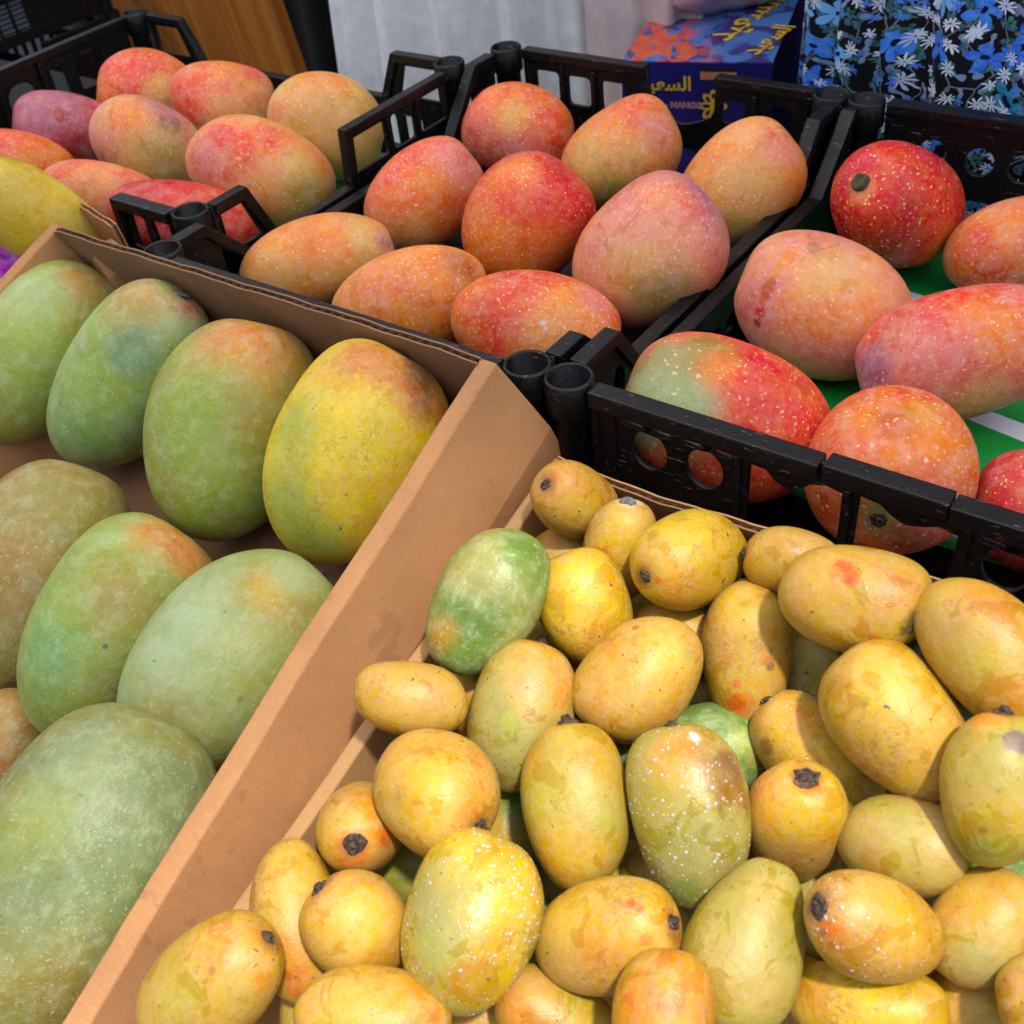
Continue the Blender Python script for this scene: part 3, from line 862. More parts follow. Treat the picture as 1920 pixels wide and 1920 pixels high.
def droplets(parent, V, F, view_local, amount, seed):
    rr = random.Random(seed)
    bm = bmesh.new()
    Vv = [Vector(v) for v in V]
    quads = [f for f in F if len(f) == 4]
    cl = [(Vv[rr.choice(quads)[0]], rr.uniform(0.012, 0.022)) for _ in range(3)]
    cand = []
    for f in quads:
        a, b, c, d = (Vv[i] for i in f)
        nn = (c - a).cross(d - b)
        if nn.length < 1e-12: continue
        nn.normalize()
        mid_ = (a + b + c + d) / 4
        if nn.dot(mid_) < 0: nn = -nn
        if nn.dot(view_local) > 0.15: cand.append((mid_, nn, (a, b, c, d)))
    if not cand: return
    hot = rr.choice([q for q in cand if q[1].dot(view_local) > 0.8] or cand)[0]
    n = int(420 * amount)
    k = 0
    while k < n:
        mid_, nn, (a, b, c, d) = rr.choice(cand)
        if rr.random() > math.exp(-((mid_ - hot).length / 0.022) ** 2) + 0.12: 
            k += 0.2; continue
        u, v = rr.random(), rr.random()
        p = a.lerp(b, u).lerp(d.lerp(c, u), v)
        r = rr.choice((0.0002, 0.00025, 0.0003, 0.0003, 0.0004, 0.0006)) * rr.uniform(0.8, 1.3)
        t1 = nn.orthogonal().normalized(); t2 = nn.cross(t1)
        st = rr.uniform(0.8, 1.5)
        rings = []
        for (q, h) in ((1.0, -0.1), (0.85, 0.20), (0.45, 0.36)):
            rings.append([bm.verts.new(p + (t1 * math.cos(6.283 * i / 7) * st + t2 * math.sin(6.283 * i / 7)) * (r * q) + nn * (r * h)) for i in range(7)])
        top = bm.verts.new(p + nn * (r * 0.40))
        for A_, B_ in zip(rings, rings[1:]):
            for i in range(7): bm.faces.new((A_[i], A_[(i + 1) % 7], B_[(i + 1) % 7], B_[i]))
        for i in range(7): bm.faces.new((rings[-1][i], rings[-1][(i + 1) % 7], top))
        k += 1
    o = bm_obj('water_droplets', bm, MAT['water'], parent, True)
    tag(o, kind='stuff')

GROUPS = {'L': 'mangoes in the left crate', 'M': 'mangoes in the middle crate', 'C': 'mangoes in the right crate', 'D': None, 'A': 'green mangoes in the big cardboard box', 'B': 'yellow mangoes heaped in the front box'}
CAMP = cam.matrix_world.translation
# group, kind, label, location cm, quaternion, radii cm, base colours, options, skin patches (local cm, radius, tint, strength, softness)
MANGOES = [
    ('L', 'red', 'coral red mango at the very back of the left crate, against its rim', (-32.68, 25.37, 7.8), (0.6851, 0.1404, -0.5491, 0.4576), (4.14, 3.85, 5.03), ('CR', 'O'), {}, [(1.06, -3.5, 1.65, 3.45, 'CR', 1, 0.6), (2.5, -3.07, -0.06, 1.08, 'R', 0.8, 0.5), (0.2, -3.75, -1.13, 1.97, 'TN', 0.9, 0.7), (-0.67, -2.42, 3.83, 1.48, 'O', 0.6, 0.6)]),
    ('L', 'red', 'rosy orange mango second along the back row of the left crate', (-24.55, 26.73, 7.75), (0.5606, -0.4411, 0.69, 0.1223), (3.77, 3.51, 4.68), ('CR', 'P'), {}, [(-1.25, -3.15, -1.37, 2.87, 'CR', 0.9, 0.7), (-3.02, -2.1, -0.18, 1.43, 'O', 0.9, 0.5), (0.53, -3.39, 1.04, 2.87, 'P', 0.9, 0.8), (-2.17, -2.71, 1.25, 0.96, 'O', 0.8, 0.4)]),
    ('L', 'red', 'golden yellow mango with an orange shoulder in the back right of the left crate', (-11.33, 26.3, 8.1), (0.5467, -0.4215, 0.7197, 0.0739), (4.18, 3.89, 5.02), ('Y', 'TN'), {}, [(-2.72, -2.83, -1.09, 2.67, 'O', 0.9, 0.5), (0.14, -2.39, -3.96, 1.33, 'CR', 0.6, 0.8), (-0.34, -3.85, -0.59, 3.11, 'TN', 0.9, 0.8), (1.62, -3.37, 1.57, 2.22, 'Y', 0.8, 0.7)]),
    ('L', 'red', 'mauve purple mango by the left wall of the left crate', (-34.45, 17.18, 7.42), (0.6745, 0.1483, -0.5348, 0.4869), (3.38, 3.14, 4.95), ('DR', 'MV'), {'len': 0.15}, [(0.97, -2.94, 1.0, 3.33, 'MV', 1, 0.8), (-0.28, -2.45, 3.07, 1.9, 'MV', 0.9, 0.8), (1.19, -2.87, 1.01, 0.71, 'DR', 0.8, 0.4), (-0.93, -2.97, -0.83, 2.85, 'DR', 0.8, 0.7), (2.05, -1.97, -2.42, 1.43, 'R', 0.6, 0.7)]),
    ('L', 'red', 'pale tan mango with a brown rub mark amid the left crate', (-23.67, 17.17, 8.03), (0.442, -0.4677, 0.7654, 0.0109), (3.77, 3.5, 4.76), ('TN', 'PK'), {}, [(0.14, -3.46, -0.77, 3.14, 'TN', 1, 0.6), (-1.34, -2.95, -1.94, 1.79, 'O', 0.9, 0.6), (2.94, -1.21, -2.48, 1.12, 'BR', 0.7, 0.4), (-2.53, -2.43, 1.26, 0.9, 'BR', 0.75, 0.3), (-3.41, -1.48, 0.19, 2.02, 'MV', 0.6, 0.8), (1.2, -2.91, 2.19, 0.45, 'W', 0.6, 0.6), (0.03, -3.21, 1.9, 2.02, 'YG', 0.7, 0.8), (1.77, -2.26, -2.87, 1.79, 'PK', 0.7, 0.8)]),
    ('L', 'red', 'pink and yellow mango with a green lower end, front right of the left crate', (-9.71, 17.15, 8.14), (0.4924, -0.4551, 0.7404, 0.0464), (4.03, 3.75, 5.9), ('P', 'O'), {}, [(0.65, -3.67, -0.69, 4.57, 'P', 1, 0.8), (-0.94, -3.17, -2.84, 2.49, 'CR', 0.9, 0.6), (0.8, -2.57, -4.13, 2.08, 'PK', 1, 0.7), (-1.37, -2.56, -3.81, 1.04, 'R', 0.8, 0.4), (-0.75, -3.23, 2.79, 1.87, 'Y', 0.9, 0.7), (0.69, -2.72, 3.94, 2.08, 'YG', 0.9, 0.7), (-2.7, -2.76, -0.57, 1.45, 'CR', 0.8, 0.7)]),
    ('L', 'red', 'orange mango cut off by the left picture edge in the left crate', (-33.34, 10.44, 7.18), (0.6426, 0.1715, -0.5529, 0.5019), (3.01, 2.8, 5.24), ('O', 'CR'), {}, [(1.76, -2.26, 0.35, 2.73, 'CR', 0.9, 0.7), (0.27, -2.56, -2.06, 2.73, 'O', 0.9, 0.7)]),
    ('L', 'red', 'coral mango lying behind the cardboard corner in the left crate', (-20.83, 10.16, 7.02), (0.6703, 0.1215, -0.5393, 0.4951), (2.64, 2.46, 5.11), ('CR', 'P'), {}, [(0.71, -2.07, 2.39, 2.13, 'R', 0.7, 0.7), (-0.15, -2.45, 0.38, 2.56, 'P', 0.8, 0.7)]),
    ('L', 'red', 'deep crimson mango behind the black corner bracket of the left crate', (-10.48, 9.3, 7.29), (0.6481, 0.1173, -0.5815, 0.4776), (3.11, 2.89, 5.7), ('R', 'DR'), {'len': 0.25}, [(1.56, -2.48, 0.58, 2.79, 'R', 0.9, 0.7), (0.84, -2.78, 0.2, 1.59, 'R', 0.7, 0.6), (-0.79, -1.99, 3.87, 2.39, 'DR', 0.8, 0.8), (-0.11, -2.07, -3.98, 1.99, 'CR', 0.5, 0.8)]),
    ('M', 'red', 'orange and pink mango in the back left corner of the middle crate', (4.25, 32.04, 7.64), (0.6078, -0.3629, 0.705, 0.0429), (3.74, 3.48, 4.59), ('O', 'CR'), {}, [(-1.48, -3.14, -0.76, 1.7, 'O', 0.9, 0.6), (0.67, -2.62, -2.91, 2.13, 'PK', 0.6, 0.8), (1.64, -3.09, 0.63, 2.13, 'PK', 0.9, 0.7), (-0.64, -2.95, 2.31, 2.13, 'CR', 0.6, 0.8), (-1.13, -3.3, -0.49, 1.28, 'Y', 0.6, 0.8)]),
    ('M', 'red', 'peach mango with green underside in the middle of the back row', (14.39, 30.95, 7.76), (0.8272, -0.3135, 0.4492, 0.1251), (3.74, 3.48, 4.82), ('O', 'P'), {}, [(-2.18, -2.47, 1.91, 2.19, 'CR', 0.9, 0.6), (-0.1, -2.75, 2.95, 1.59, 'PK', 0.9, 0.7), (-1.69, -3.08, -0.52, 2.39, 'O', 0.8, 0.6), (-1.31, -2.91, -2.04, 1.59, 'Y', 0.8, 0.8), (0.49, -3.44, -0.39, 2.39, 'TN', 0.8, 0.8), (2.45, -2.25, -1.9, 1.99, 'YG', 1, 0.6)]),
    ('M', 'red', 'orange tan mango in the back right corner of the middle crate', (25.13, 29.17, 8.08), (0.8846, -0.2883, 0.3498, 0.1094), (3.89, 3.62, 4.81), ('P', 'O'), {}, [(-2.08, -2.89, 1.32, 2.2, 'P', 0.8, 0.8), (-0.53, -3.15, 2.27, 1.29, 'O', 0.9, 0.6), (-2.52, -2.74, 0.34, 1.47, 'O', 0.8, 0.6), (-0.23, -2.58, 3.36, 1.47, 'PK', 0.8, 0.8), (0.79, -3.52, -0.54, 2.94, 'TN', 0.9, 0.7), (2.66, -2.35, -1.6, 1.65, 'YG', 0.6, 0.7)]),
    ('M', 'red', 'rosy mango with a tiny stem at its upper right, middle crate left side', (4.56, 19.59, 7.7), (0.8248, -0.353, 0.3894, 0.2087), (3.59, 3.34, 4.76), ('CR', 'P'), {'stem': 1}, [(-2.51, -2.31, 0.84, 2.34, 'CR', 0.8, 0.7), (-0.44, -2.21, 3.52, 1.95, 'PK', 0.9, 0.6), (-2.56, -2.07, -1.56, 1.95, 'CR', 0.8, 0.8), (-0.83, -3.18, 0.92, 1.37, 'O', 0.8, 0.6), (1.56, -2.92, -1.03, 3.12, 'O', 0.7, 0.8), (1.49, -2.23, -2.95, 1.95, 'TN', 0.7, 0.8)]),
    ('M', 'red', 'glossy red orange mango at the very centre of the middle crate', (14.76, 18.06, 8.42), (0.911, -0.2076, 0.3165, 0.1637), (4.18, 3.88, 4.87), ('CR', 'R'), {'len': 0.75, 'bloom': 0.2}, [(-0.03, -2.46, 3.77, 3.24, 'R', 0.9, 0.7), (-2.56, -2.36, 2.45, 1.8, 'O', 0.9, 0.5), (-2.67, -2.95, -0.62, 2.16, 'O', 0.6, 0.8), (2.55, -2.12, 2.79, 1.8, 'R', 0.7, 0.8), (-0.4, -3.46, -2.17, 3.24, 'O', 0.9, 0.8), (-1.91, -3.12, 1.86, 1.8, 'CR', 0.8, 0.7), (2.49, -3.11, -0.2, 2.52, 'O', 0.8, 0.8)]),
    ('M', 'red', 'large dusky pink mango with an olive base beside the long rail', (24.69, 17.77, 8.46), (0.8591, -0.3313, 0.3717, 0.1183), (4.5, 4.19, 5.11), ('P', 'PK'), {'len': 0.7, 'bloom': 0.42}, [(-1.88, -3.77, 0.61, 3.36, 'PK', 0.9, 0.8), (-0.56, -2.1, 4.37, 2.35, 'MV', 0.9, 0.7), (-0.63, -3.2, 3.21, 1.34, 'CR', 0.5, 0.7), (-2.23, -3.09, -2.34, 2.02, 'PK', 0.8, 0.8), (0.61, -4.02, -1.24, 3.02, 'TN', 0.8, 0.8), (2.62, -3.35, -0.74, 2.02, 'OL', 0.8, 0.7), (-1.97, -2.83, 3.03, 1.34, 'O', 0.5, 0.7)]),
    ('M', 'red', 'tan orange mango with a wrinkled grey stem end, front left of the middle crate', (3.35, 9.32, 7.24), (0.7051, -0.4341, 0.5413, 0.1462), (3.12, 2.9, 5.57), ('O', 'TN'), {'len': 0.7, 'stem': 1}, [(-1.37, -2.59, 0.5, 1.83, 'O', 0.9, 0.6), (0.28, -2.47, -2.88, 2.2, 'TN', 0.8, 0.8), (-0.87, -1.82, 4.05, 1.47, 'TN', 0.9, 0.7), (-0.36, -1.55, 4.66, 0.81, 'MV', 0.7, 0.7), (1.9, -2.27, 0.67, 2.2, 'TN', 0.6, 0.8)]),
    ('M', 'red', 'burnt orange mango speckled with pale dots along the front of the middle crate', (12.77, 7.97, 7.34), (0.7442, -0.3909, 0.5342, 0.0891), (3.47, 3.23, 5.29), ('O', 'P'), {'len': 0.9, 'sq': 1.05}, [(-2.15, -2.48, -0.87, 1.53, 'O', 1, 0.4), (-1.54, -2.39, 2.69, 2.04, 'O', 1, 0.5), (-0.44, -3.18, -0.61, 2.04, 'PK', 0.5, 0.7), (-1.29, -2.02, 3.63, 1.36, 'BR', 0.5, 0.7), (1.31, -2.94, 0.91, 2.72, 'O', 0.8, 0.7), (0.75, -2.17, 3.75, 1.36, 'BR', 0.4, 0.7)]),
    ('M', 'red', 'bright scarlet mango beside the black corner sockets', (21.75, 9.04, 7.41), (0.6348, -0.3769, 0.6727, -0.0495), (3.54, 3.3, 5.3), ('CR', 'O'), {'len': 0.9}, [(-2.03, -2.65, -0.89, 2.9, 'R', 0.8, 0.7), (-1.55, -2.76, 1.72, 1.61, 'O', 0.9, 0.5), (0.64, -3.01, -1.96, 1.93, 'CR', 0.9, 0.7), (-2.21, -1.45, 3.42, 1.29, 'PK', 0.9, 0.7), (0.7, -3.14, 1.22, 2.26, 'P', 0.9, 0.7), (-0.25, -3.26, 0.68, 0.19, 'W', 0.6, 0.5), (0.02, -3.25, 0.88, 0.13, 'W', 0.6, 0.5)]),
    ('C', 'red', 'dark red mango showing its round stem, back of the right crate', (36.02, 29.96, 8.46), (0.7375, 0.3002, -0.353, 0.4913), (3.87, 3.6, 5.81), ('R', 'R'), {'len': 0.95, 'lens': 0.8, 'bloom': 0.08, 'gloss': 0.8, 'stem': 2}, [(0.89, -0.6, 5.57, 2.06, 'R', 0.9, 0.7), (-0.93, -2.94, 3.06, 2.06, 'DR', 0.5, 0.8), (1.25, -3.2, 1.89, 2.06, 'CR', 0.6, 0.8), (-0.07, -0.25, 5.79, 0.89, 'P', 0.8, 0.6), (-1.17, -1.21, 5.18, 1.37, 'CR', 0.4, 0.8), (-0.78, -3.45, -1.17, 1.54, 'O', 0.5, 0.7)]),
    ('C', 'red', 'orange coral mango at the right picture edge of the right crate', (42.88, 30.24, 6.95), (0.8521, -0.2601, 0.4532, -0.0285), (2.92, 2.72, 3.85), ('CR', 'P'), {'len': 0.7, 'lens': 0.8, 'bloom': 0.42}, [(-1.46, -2.35, 0.27, 1.33, 'O', 0.9, 0.6), (-1.34, -2.11, -1.68, 1.33, 'CR', 0.8, 0.7), (1.21, -2.43, -0.68, 1.66, 'CR', 0.7, 0.8), (0.12, -1.93, -2.7, 0.47, 'O', 0.9, 0.5)]),
    ('C', 'red', 'dusty pink mango with an orange crack down its left side', (36.2, 17.82, 7.71), (0.7382, -0.0774, -0.5858, 0.3254), (4.11, 3.82, 5.3), ('P', 'PK'), {'len': 0.55, 'lens': 0.8, 'bloom': 0.42}, [(0.45, -3.78, 0.61, 2.8, 'P', 0.9, 0.8), (-0.63, -2.78, 3.55, 1.87, 'PK', 1, 0.7), (-0.03, -3.68, -1.45, 2.18, 'O', 0.7, 0.7), (-0.74, -3.63, 1.34, 1.56, 'O', 0.6, 0.7), (2.25, -3.16, 0.7, 1.87, 'TN', 0.8, 0.8), (-2.42, -2.75, -1.95, 1.87, 'PK', 0.7, 0.8), (2.89, -2.36, 1.89, 0.47, 'BR', 0.5, 0.6), (1.99, -2.54, 3.03, 0.44, 'O', 1, 0.4), (1.45, -2.72, 3.23, 0.34, 'O', 1, 0.4), (0.93, -2.81, 3.4, 0.34, 'O', 1, 0.4), (0.35, -2.89, 3.45, 0.31, 'DO', 1, 0.4), (-0.76, -2.81, 3.47, 0.28, 'DO', 1, 0.4), (-0.14, -2.87, 3.5, 0.41, 'DO', 1, 0.4), (-1.37, -2.64, 3.4, 0.34, 'R', 1, 0.4), (-1.98, -2.36, 3.3, 0.31, 'DR', 1, 0.4)]),
    ('C', 'red', 'long mottled pink and red mango with pointed dark tip', (44.58, 16.77, 7.72), (0.5055, -0.0413, -0.7957, 0.3312), (3.7, 3.44, 5.74), ('CR', 'PK'), {'len': 0.6, 'lens': 0.8, 'bloom': 0.42}, [(2.63, -2.42, 0.23, 2.02, 'CR', 0.9, 0.6), (2.11, -2.4, 2.49, 1.45, 'R', 0.7, 0.7), (1.39, -3.13, -1.01, 1.73, 'O', 0.8, 0.6), (0.6, -3.1, 2.32, 1.73, 'PK', 0.9, 0.7), (0.34, -2.09, 4.53, 1.3, 'MV', 1, 0.6), (-0.6, -3.34, 1.0, 2.02, 'PK', 0.8, 0.7), (-2.7, -2.34, -0.49, 1.73, 'TN', 0.8, 0.8), (0.0, -3.23, -2.0, 1.45, 'O', 0.6, 0.7), (-1.06, -1.58, 4.83, 0.46, 'DR', 0.9, 0.5), (-3.61, -0.23, -1.22, 0.87, 'YG', 0.7, 0.7)]),
    ('C', 'red', 'half green half red mango behind the front rail of the right crate', (36.39, 5.16, 7.91), (0.7153, -0.0952, -0.5776, 0.3818), (4.3, 4.0, 5.58), ('CR', 'CR'), {'len': 0.8, 'lens': 0.8, 'bloom': 0.15}, [(0.72, -2.85, 3.8, 3.04, 'OLG', 1, 0.6), (-0.22, -3.78, 1.83, 1.93, 'GG', 1, 0.6), (-0.78, -2.64, 4.08, 1.93, 'GG', 0.8, 0.7), (2.86, -2.59, 2.09, 1.66, 'OL', 0.8, 0.6), (2.36, -3.3, -0.77, 2.48, 'R', 0.7, 0.7), (-0.43, -3.38, -2.93, 2.21, 'CR', 0.8, 0.8), (-0.96, -3.88, -0.63, 1.66, 'CR', 0.7, 0.7), (2.4, -3.16, 1.41, 1.1, 'O', 0.7, 0.6)]),
    ('C', 'red', 'orange red mango with its stem scar facing the front wall of the right crate', (44.99, 5.8, 7.72), (-0.1026, 0.0943, -0.6577, 0.7402), (4.13, 3.84, 4.63), ('CR', 'O'), {'len': 0.95, 'lens': 0.8, 'bloom': 0.42, 'stem': 1}, [(0.51, -3.42, 2.02, 2.32, 'O', 1, 0.5), (0.1, -3.58, 1.69, 1.16, 'DO', 0.8, 0.5), (2.17, -2.24, 2.86, 1.29, 'CR', 0.8, 0.7), (-2.37, -2.56, 2.19, 2.07, 'O', 0.7, 0.7), (2.26, 0.4, 3.84, 1.81, 'DO', 0.7, 0.7), (-0.0, -0.19, 4.62, 1.24, 'OL', 1, 0.6), (-1.17, 0.95, 4.29, 1.03, 'BR', 0.7, 0.4), (-2.32, -0.41, 3.79, 1.81, 'PK', 0.7, 0.7), (-1.24, -3.59, 0.88, 1.03, 'TN', 0.5, 0.7)]),
    ('C', 'red', 'dark cherry mango half cut off by the right picture edge', (51.96, 7.53, 6.47), (0.6235, -0.1868, -0.7029, 0.2867), (2.96, 2.75, 3.38), ('DR', 'R'), {'len': 0.8, 'lens': 0.8, 'bloom': 0.42}, [(1.25, -2.12, 1.61, 1.5, 'R', 0.7, 0.7), (-2.49, -0.9, 1.44, 1.5, 'DR', 1, 0.7)]),
    ('D', 'green', 'yellow green mango in the small cardboard box at the left edge', (-10.02, -1.76, 12.99), (0.7605, 0.0147, -0.3703, 0.5332), (2.94, 2.73, 5.24), ('YL', 'YB'), {'len': 0.2, 'bloom': 0.15}, [(0.76, -2.38, 2.19, 1.75, 'YG', 0.6, 0.8), (0.82, -2.29, -2.45, 1.4, 'YG', 0.6, 0.7), (0.27, -2.58, -1.66, 0.7, 'YB', 0.9, 0.4), (-0.88, -2.59, 0.57, 3.15, 'YB', 0.9, 0.8)]),
    ('A', 'green', 'pale green mango cut off by the left edge, back row of big box', (-5.23, -7.74, 7.49), (0.7738, -0.4343, 0.2993, 0.3508), (4.48, 4.17, 6.65), ('G', 'YG'), {'wet': 0.4, 'stem': 1}, [(-2.19, -3.33, 2.33, 2.04, 'GG', 0.8, 0.7), (-0.5, -2.61, 5.13, 1.53, 'P', 0.9, 0.6), (0.64, -3.65, 3.07, 1.36, 'YG', 0.8, 0.7), (-0.65, -4.12, 0.28, 2.71, 'G', 0.8, 0.8), (1.73, -3.65, -1.91, 3.05, 'G', 0.9, 0.8), (0.98, -1.78, 5.84, 0.61, 'GG', 0.9, 0.6)]),
    ('A', 'green', 'wet green mango with a grey stem button, second in its back row', (3.23, -7.17, 7.69), (0.8659, -0.2686, 0.2998, 0.2968), (3.91, 3.64, 6.53), ('G', 'GG'), {'wet': 0.9, 'stem': 3}, [(-1.95, -1.45, 5.02, 1.92, 'P', 0.9, 0.6), (-2.04, -2.32, 3.71, 1.6, 'YG', 0.7, 0.7), (0.64, -0.79, 6.29, 1.28, 'PK', 0.7, 0.7), (-0.91, -3.53, 0.35, 2.56, 'G', 0.9, 0.7), (-0.63, -3.25, 2.73, 1.6, 'DGG', 0.8, 0.7), (-0.59, -3.01, -3.54, 2.56, 'GB', 0.8, 0.8), (2.84, -2.48, -0.63, 1.92, 'DGG', 0.7, 0.8)]),
    ('A', 'green', 'smooth green mango with an orange top, third in its back row', (12.72, -7.82, 7.67), (0.8487, -0.3655, 0.0848, 0.3726), (4.63, 4.3, 6.44), ('G', 'YG'), {}, [(0.03, -2.81, 4.88, 3.26, 'PO', 1, 0.7), (2.17, -2.51, 4.27, 1.78, 'P', 0.7, 0.7), (-1.72, -3.99, 0.11, 3.26, 'G', 1, 0.9), (0.95, -4.2, 0.45, 1.78, 'YG', 0.8, 0.8), (2.79, -2.95, 2.64, 1.19, 'OL', 0.6, 0.7), (0.66, -3.62, -3.36, 2.37, 'G', 0.8, 0.9), (2.86, -2.19, 3.86, 0.59, 'YB', 0.5, 0.5), (-2.09, -3.72, -1.39, 0.12, 'K', 0.8, 0.3), (-2.19, -3.76, -0.65, 0.12, 'K', 0.8, 0.3), (-3.01, -2.98, -1.98, 0.12, 'K', 0.8, 0.3), (1.04, -4.14, -0.99, 0.12, 'K', 0.8, 0.3), (-0.82, -3.21, -4.13, 0.12, 'K', 0.8, 0.3)]),
    ('A', 'green', 'large yellow and green mango with a scorched orange top, right end of back row', (21.49, -6.97, 8.53), (0.8655, -0.3764, 0.2061, 0.2584), (4.58, 4.26, 6.05), ('YL', 'YL'), {'bloom': 0.12, 'frk': 0.6, 'stem': 1}, [(-0.18, -3.87, 2.52, 3.58, 'YL', 1, 0.8), (-2.74, -2.79, 2.78, 1.65, 'YL', 0.8, 0.8), (-3.38, -2.87, 0.0, 1.65, 'G', 0.7, 0.8), (-1.8, -2.98, -3.6, 2.21, 'G', 0.8, 0.8), (1.41, -3.94, -1.32, 2.21, 'YL', 0.8, 0.8), (-1.71, -2.27, 4.59, 1.93, 'PO', 1, 0.7), (0.84, -2.39, 4.88, 1.93, 'PO', 1, 0.6), (0.88, -1.8, 5.35, 1.21, 'BR', 0.85, 0.7), (1.93, -2.39, 4.3, 1.1, 'BR', 0.6, 0.8), (0.45, -2.83, -4.47, 1.65, 'G', 0.8, 0.8), (2.42, -2.0, 4.27, 0.72, 'PO', 0.9, 0.6)]),
    ('A', 'green', 'olive brown mango at the left edge, middle row of the big box', (7.09, -18.8, 3.11), (0.7903, -0.4383, 0.1092, 0.414), (4.35, 4.05, 6.67), ('OL', 'BRO'), {'len': 0.35}, [(-0.23, -3.49, 3.36, 2.65, 'OL', 1, 0.8), (-0.92, -3.95, 0.27, 2.35, 'BRO', 0.8, 0.8), (1.35, -3.5, 2.64, 1.76, 'OL', 0.9, 0.8), (0.65, -3.46, -3.33, 2.65, 'OL', 0.8, 0.8), (0.7, -3.2, 3.95, 1.76, 'YG', 0.6, 0.8), (0.26, -3.86, -1.99, 1.76, 'BRO', 0.7, 0.8)]),
    ('A', 'green', 'bright green mango with a golden shoulder in the middle row of the big box', (14.73, -19.33, 3.26), (0.7731, -0.511, 0.2179, 0.3062), (4.47, 4.16, 6.2), ('GL', 'G'), {}, [(-0.99, -2.4, 4.87, 1.65, 'PO', 0.8, 0.7), (0.9, -2.45, 4.85, 1.65, 'PO', 0.9, 0.6), (-1.93, -3.69, 0.97, 1.92, 'YG', 0.9, 0.8), (-2.42, -3.21, -2.08, 2.19, 'GB', 1, 0.8), (-3.0, -3.08, -0.03, 1.65, 'G', 0.9, 0.8), (-0.21, -4.03, 1.49, 2.19, 'YG', 0.8, 0.8), (1.12, -3.65, -2.52, 1.1, 'OL', 0.7, 0.6), (1.1, -3.14, -3.76, 1.1, 'YGG', 0.9, 0.6), (1.74, -3.55, -2.14, 0.55, 'BR', 0.5, 0.5), (-0.41, -1.63, 5.67, 0.49, 'O', 0.8, 0.5), (-0.08, -4.11, -0.93, 0.14, 'K', 0.8, 0.3)]),
    ('A', 'green', 'frosted grey green mango with a yellow patch leaning on the ridge of the big box', (22.14, -18.3, 4.2), (0.7711, -0.5322, 0.2704, 0.2213), (4.31, 4.01, 6.34), ('GL', 'GG'), {'wet': 0.2, 'stem': 1}, [(-2.12, -3.47, 0.64, 2.31, 'GG', 1, 0.8), (-0.24, -3.36, 3.44, 2.05, 'YG', 0.9, 0.8), (-1.1, -3.12, 3.65, 1.28, 'YB', 0.7, 0.7), (-0.59, -2.49, 4.9, 1.28, 'GG', 0.8, 0.7), (-1.77, -3.56, -1.33, 2.05, 'GG', 0.9, 0.8), (0.76, -3.94, 0.39, 2.05, 'GL', 0.8, 0.8), (-0.11, -3.13, -3.97, 1.8, 'YG', 0.7, 0.8), (2.63, -2.64, -2.81, 1.54, 'GL', 0.8, 0.8), (1.68, -3.66, -0.8, 0.23, 'OL', 1, 0.4), (-0.89, -1.94, -5.4, 0.41, 'BR', 0.7, 0.5)]),
    ('A', 'green', 'wet golden mango nearly hidden at the left edge of the big box', (11.9, -26.26, -1.03), (0.7384, -0.5547, 0.1972, 0.3289), (2.7, 2.51, 3.25), ('P', 'TN'), {'wet': 0.8}, [(-0.31, -2.42, 0.78, 1.65, 'P', 0.9, 0.8), (0.31, -2.38, -0.95, 0.83, 'O', 1, 0.5), (0.84, -2.29, 0.85, 1.1, 'TN', 0.7, 0.7)]),
    ('A', 'green', 'huge dusty green mango in the front corner of the big box', (23.81, -29.36, 2.12), (0.7674, -0.543, 0.1552, 0.3034), (5.09, 4.73, 7.7), ('GGD', 'OL'), {'len': 0.34, 'lens': 1.3, 'wet': 0.6}, [(-1.23, -4.05, 3.54, 2.75, 'GG', 0.6, 0.9), (-2.51, -4.06, 1.07, 2.06, 'GL', 0.9, 0.8), (0.81, -3.74, 4.54, 2.06, 'GGD', 0.9, 0.8), (0.9, -4.66, 0.06, 2.52, 'GGD', 0.7, 0.9), (0.97, -4.5, 1.86, 2.06, 'GGD', 0.8, 0.9), (0.32, -4.21, -3.48, 2.52, 'OL', 0.8, 0.8), (1.44, -3.86, -3.9, 1.38, 'DO2', 0.4, 0.8), (0.44, -3.77, 4.6, 0.3, 'OL', 1, 0.35), (-1.36, -4.47, -1.44, 1.83, 'GGD', 0.7, 0.9), (1.8, -3.43, 4.55, 1.38, 'GGD', 0.8, 0.8)]),
    ('B', 'yellow', 'yellow mango with a scabby stem in the far corner of the yellow box', (34.24, -5.37, 9.53), (0.7232, 0.1834, -0.2869, 0.6009), (1.73, 1.61, 2.6), ('Y', 'P'), {'stem': 1}, [(0.77, -0.22, 2.3, 0.99, 'O', 0.7, 0.6), (1.36, -0.92, 0.62, 1.24, 'O', 0.5, 0.7), (-0.0, -0.21, 2.57, 0.42, 'BR', 0.7, 0.5)]),
    ('B', 'yellow', 'yellow mango peeping out between the green one and the far corner mango', (33.55, -6.5, 6.4), (0.8023, -0.4597, 0.3758, 0.062), (1.48, 1.38, 2.04), ('Y', 'P'), {'stem': 1}, [(-1.19, -0.82, 0.05, 0.77, 'O', 0.5, 0.7)]),
    ('B', 'yellow', 'slim upright yellow mango beside the far corner one', (37.07, -6.25, 8.46), (0.9582, -0.1446, 0.0144, 0.2464), (1.67, 1.55, 2.5), ('Y', 'P'), {'stem': 3}, [(-0.42, -0.57, 2.23, 0.97, 'P', 0.8, 0.8), (0.02, -1.31, 1.33, 1.21, 'YB', 0.7, 0.8), (-0.83, -1.34, 0.2, 0.6, 'O', 0.7, 0.5), (-1.26, 0.26, 1.57, 0.48, 'W', 0.3, 0.8), (0.24, 0.19, 2.46, 0.6, 'W', 0.35, 0.7)]),
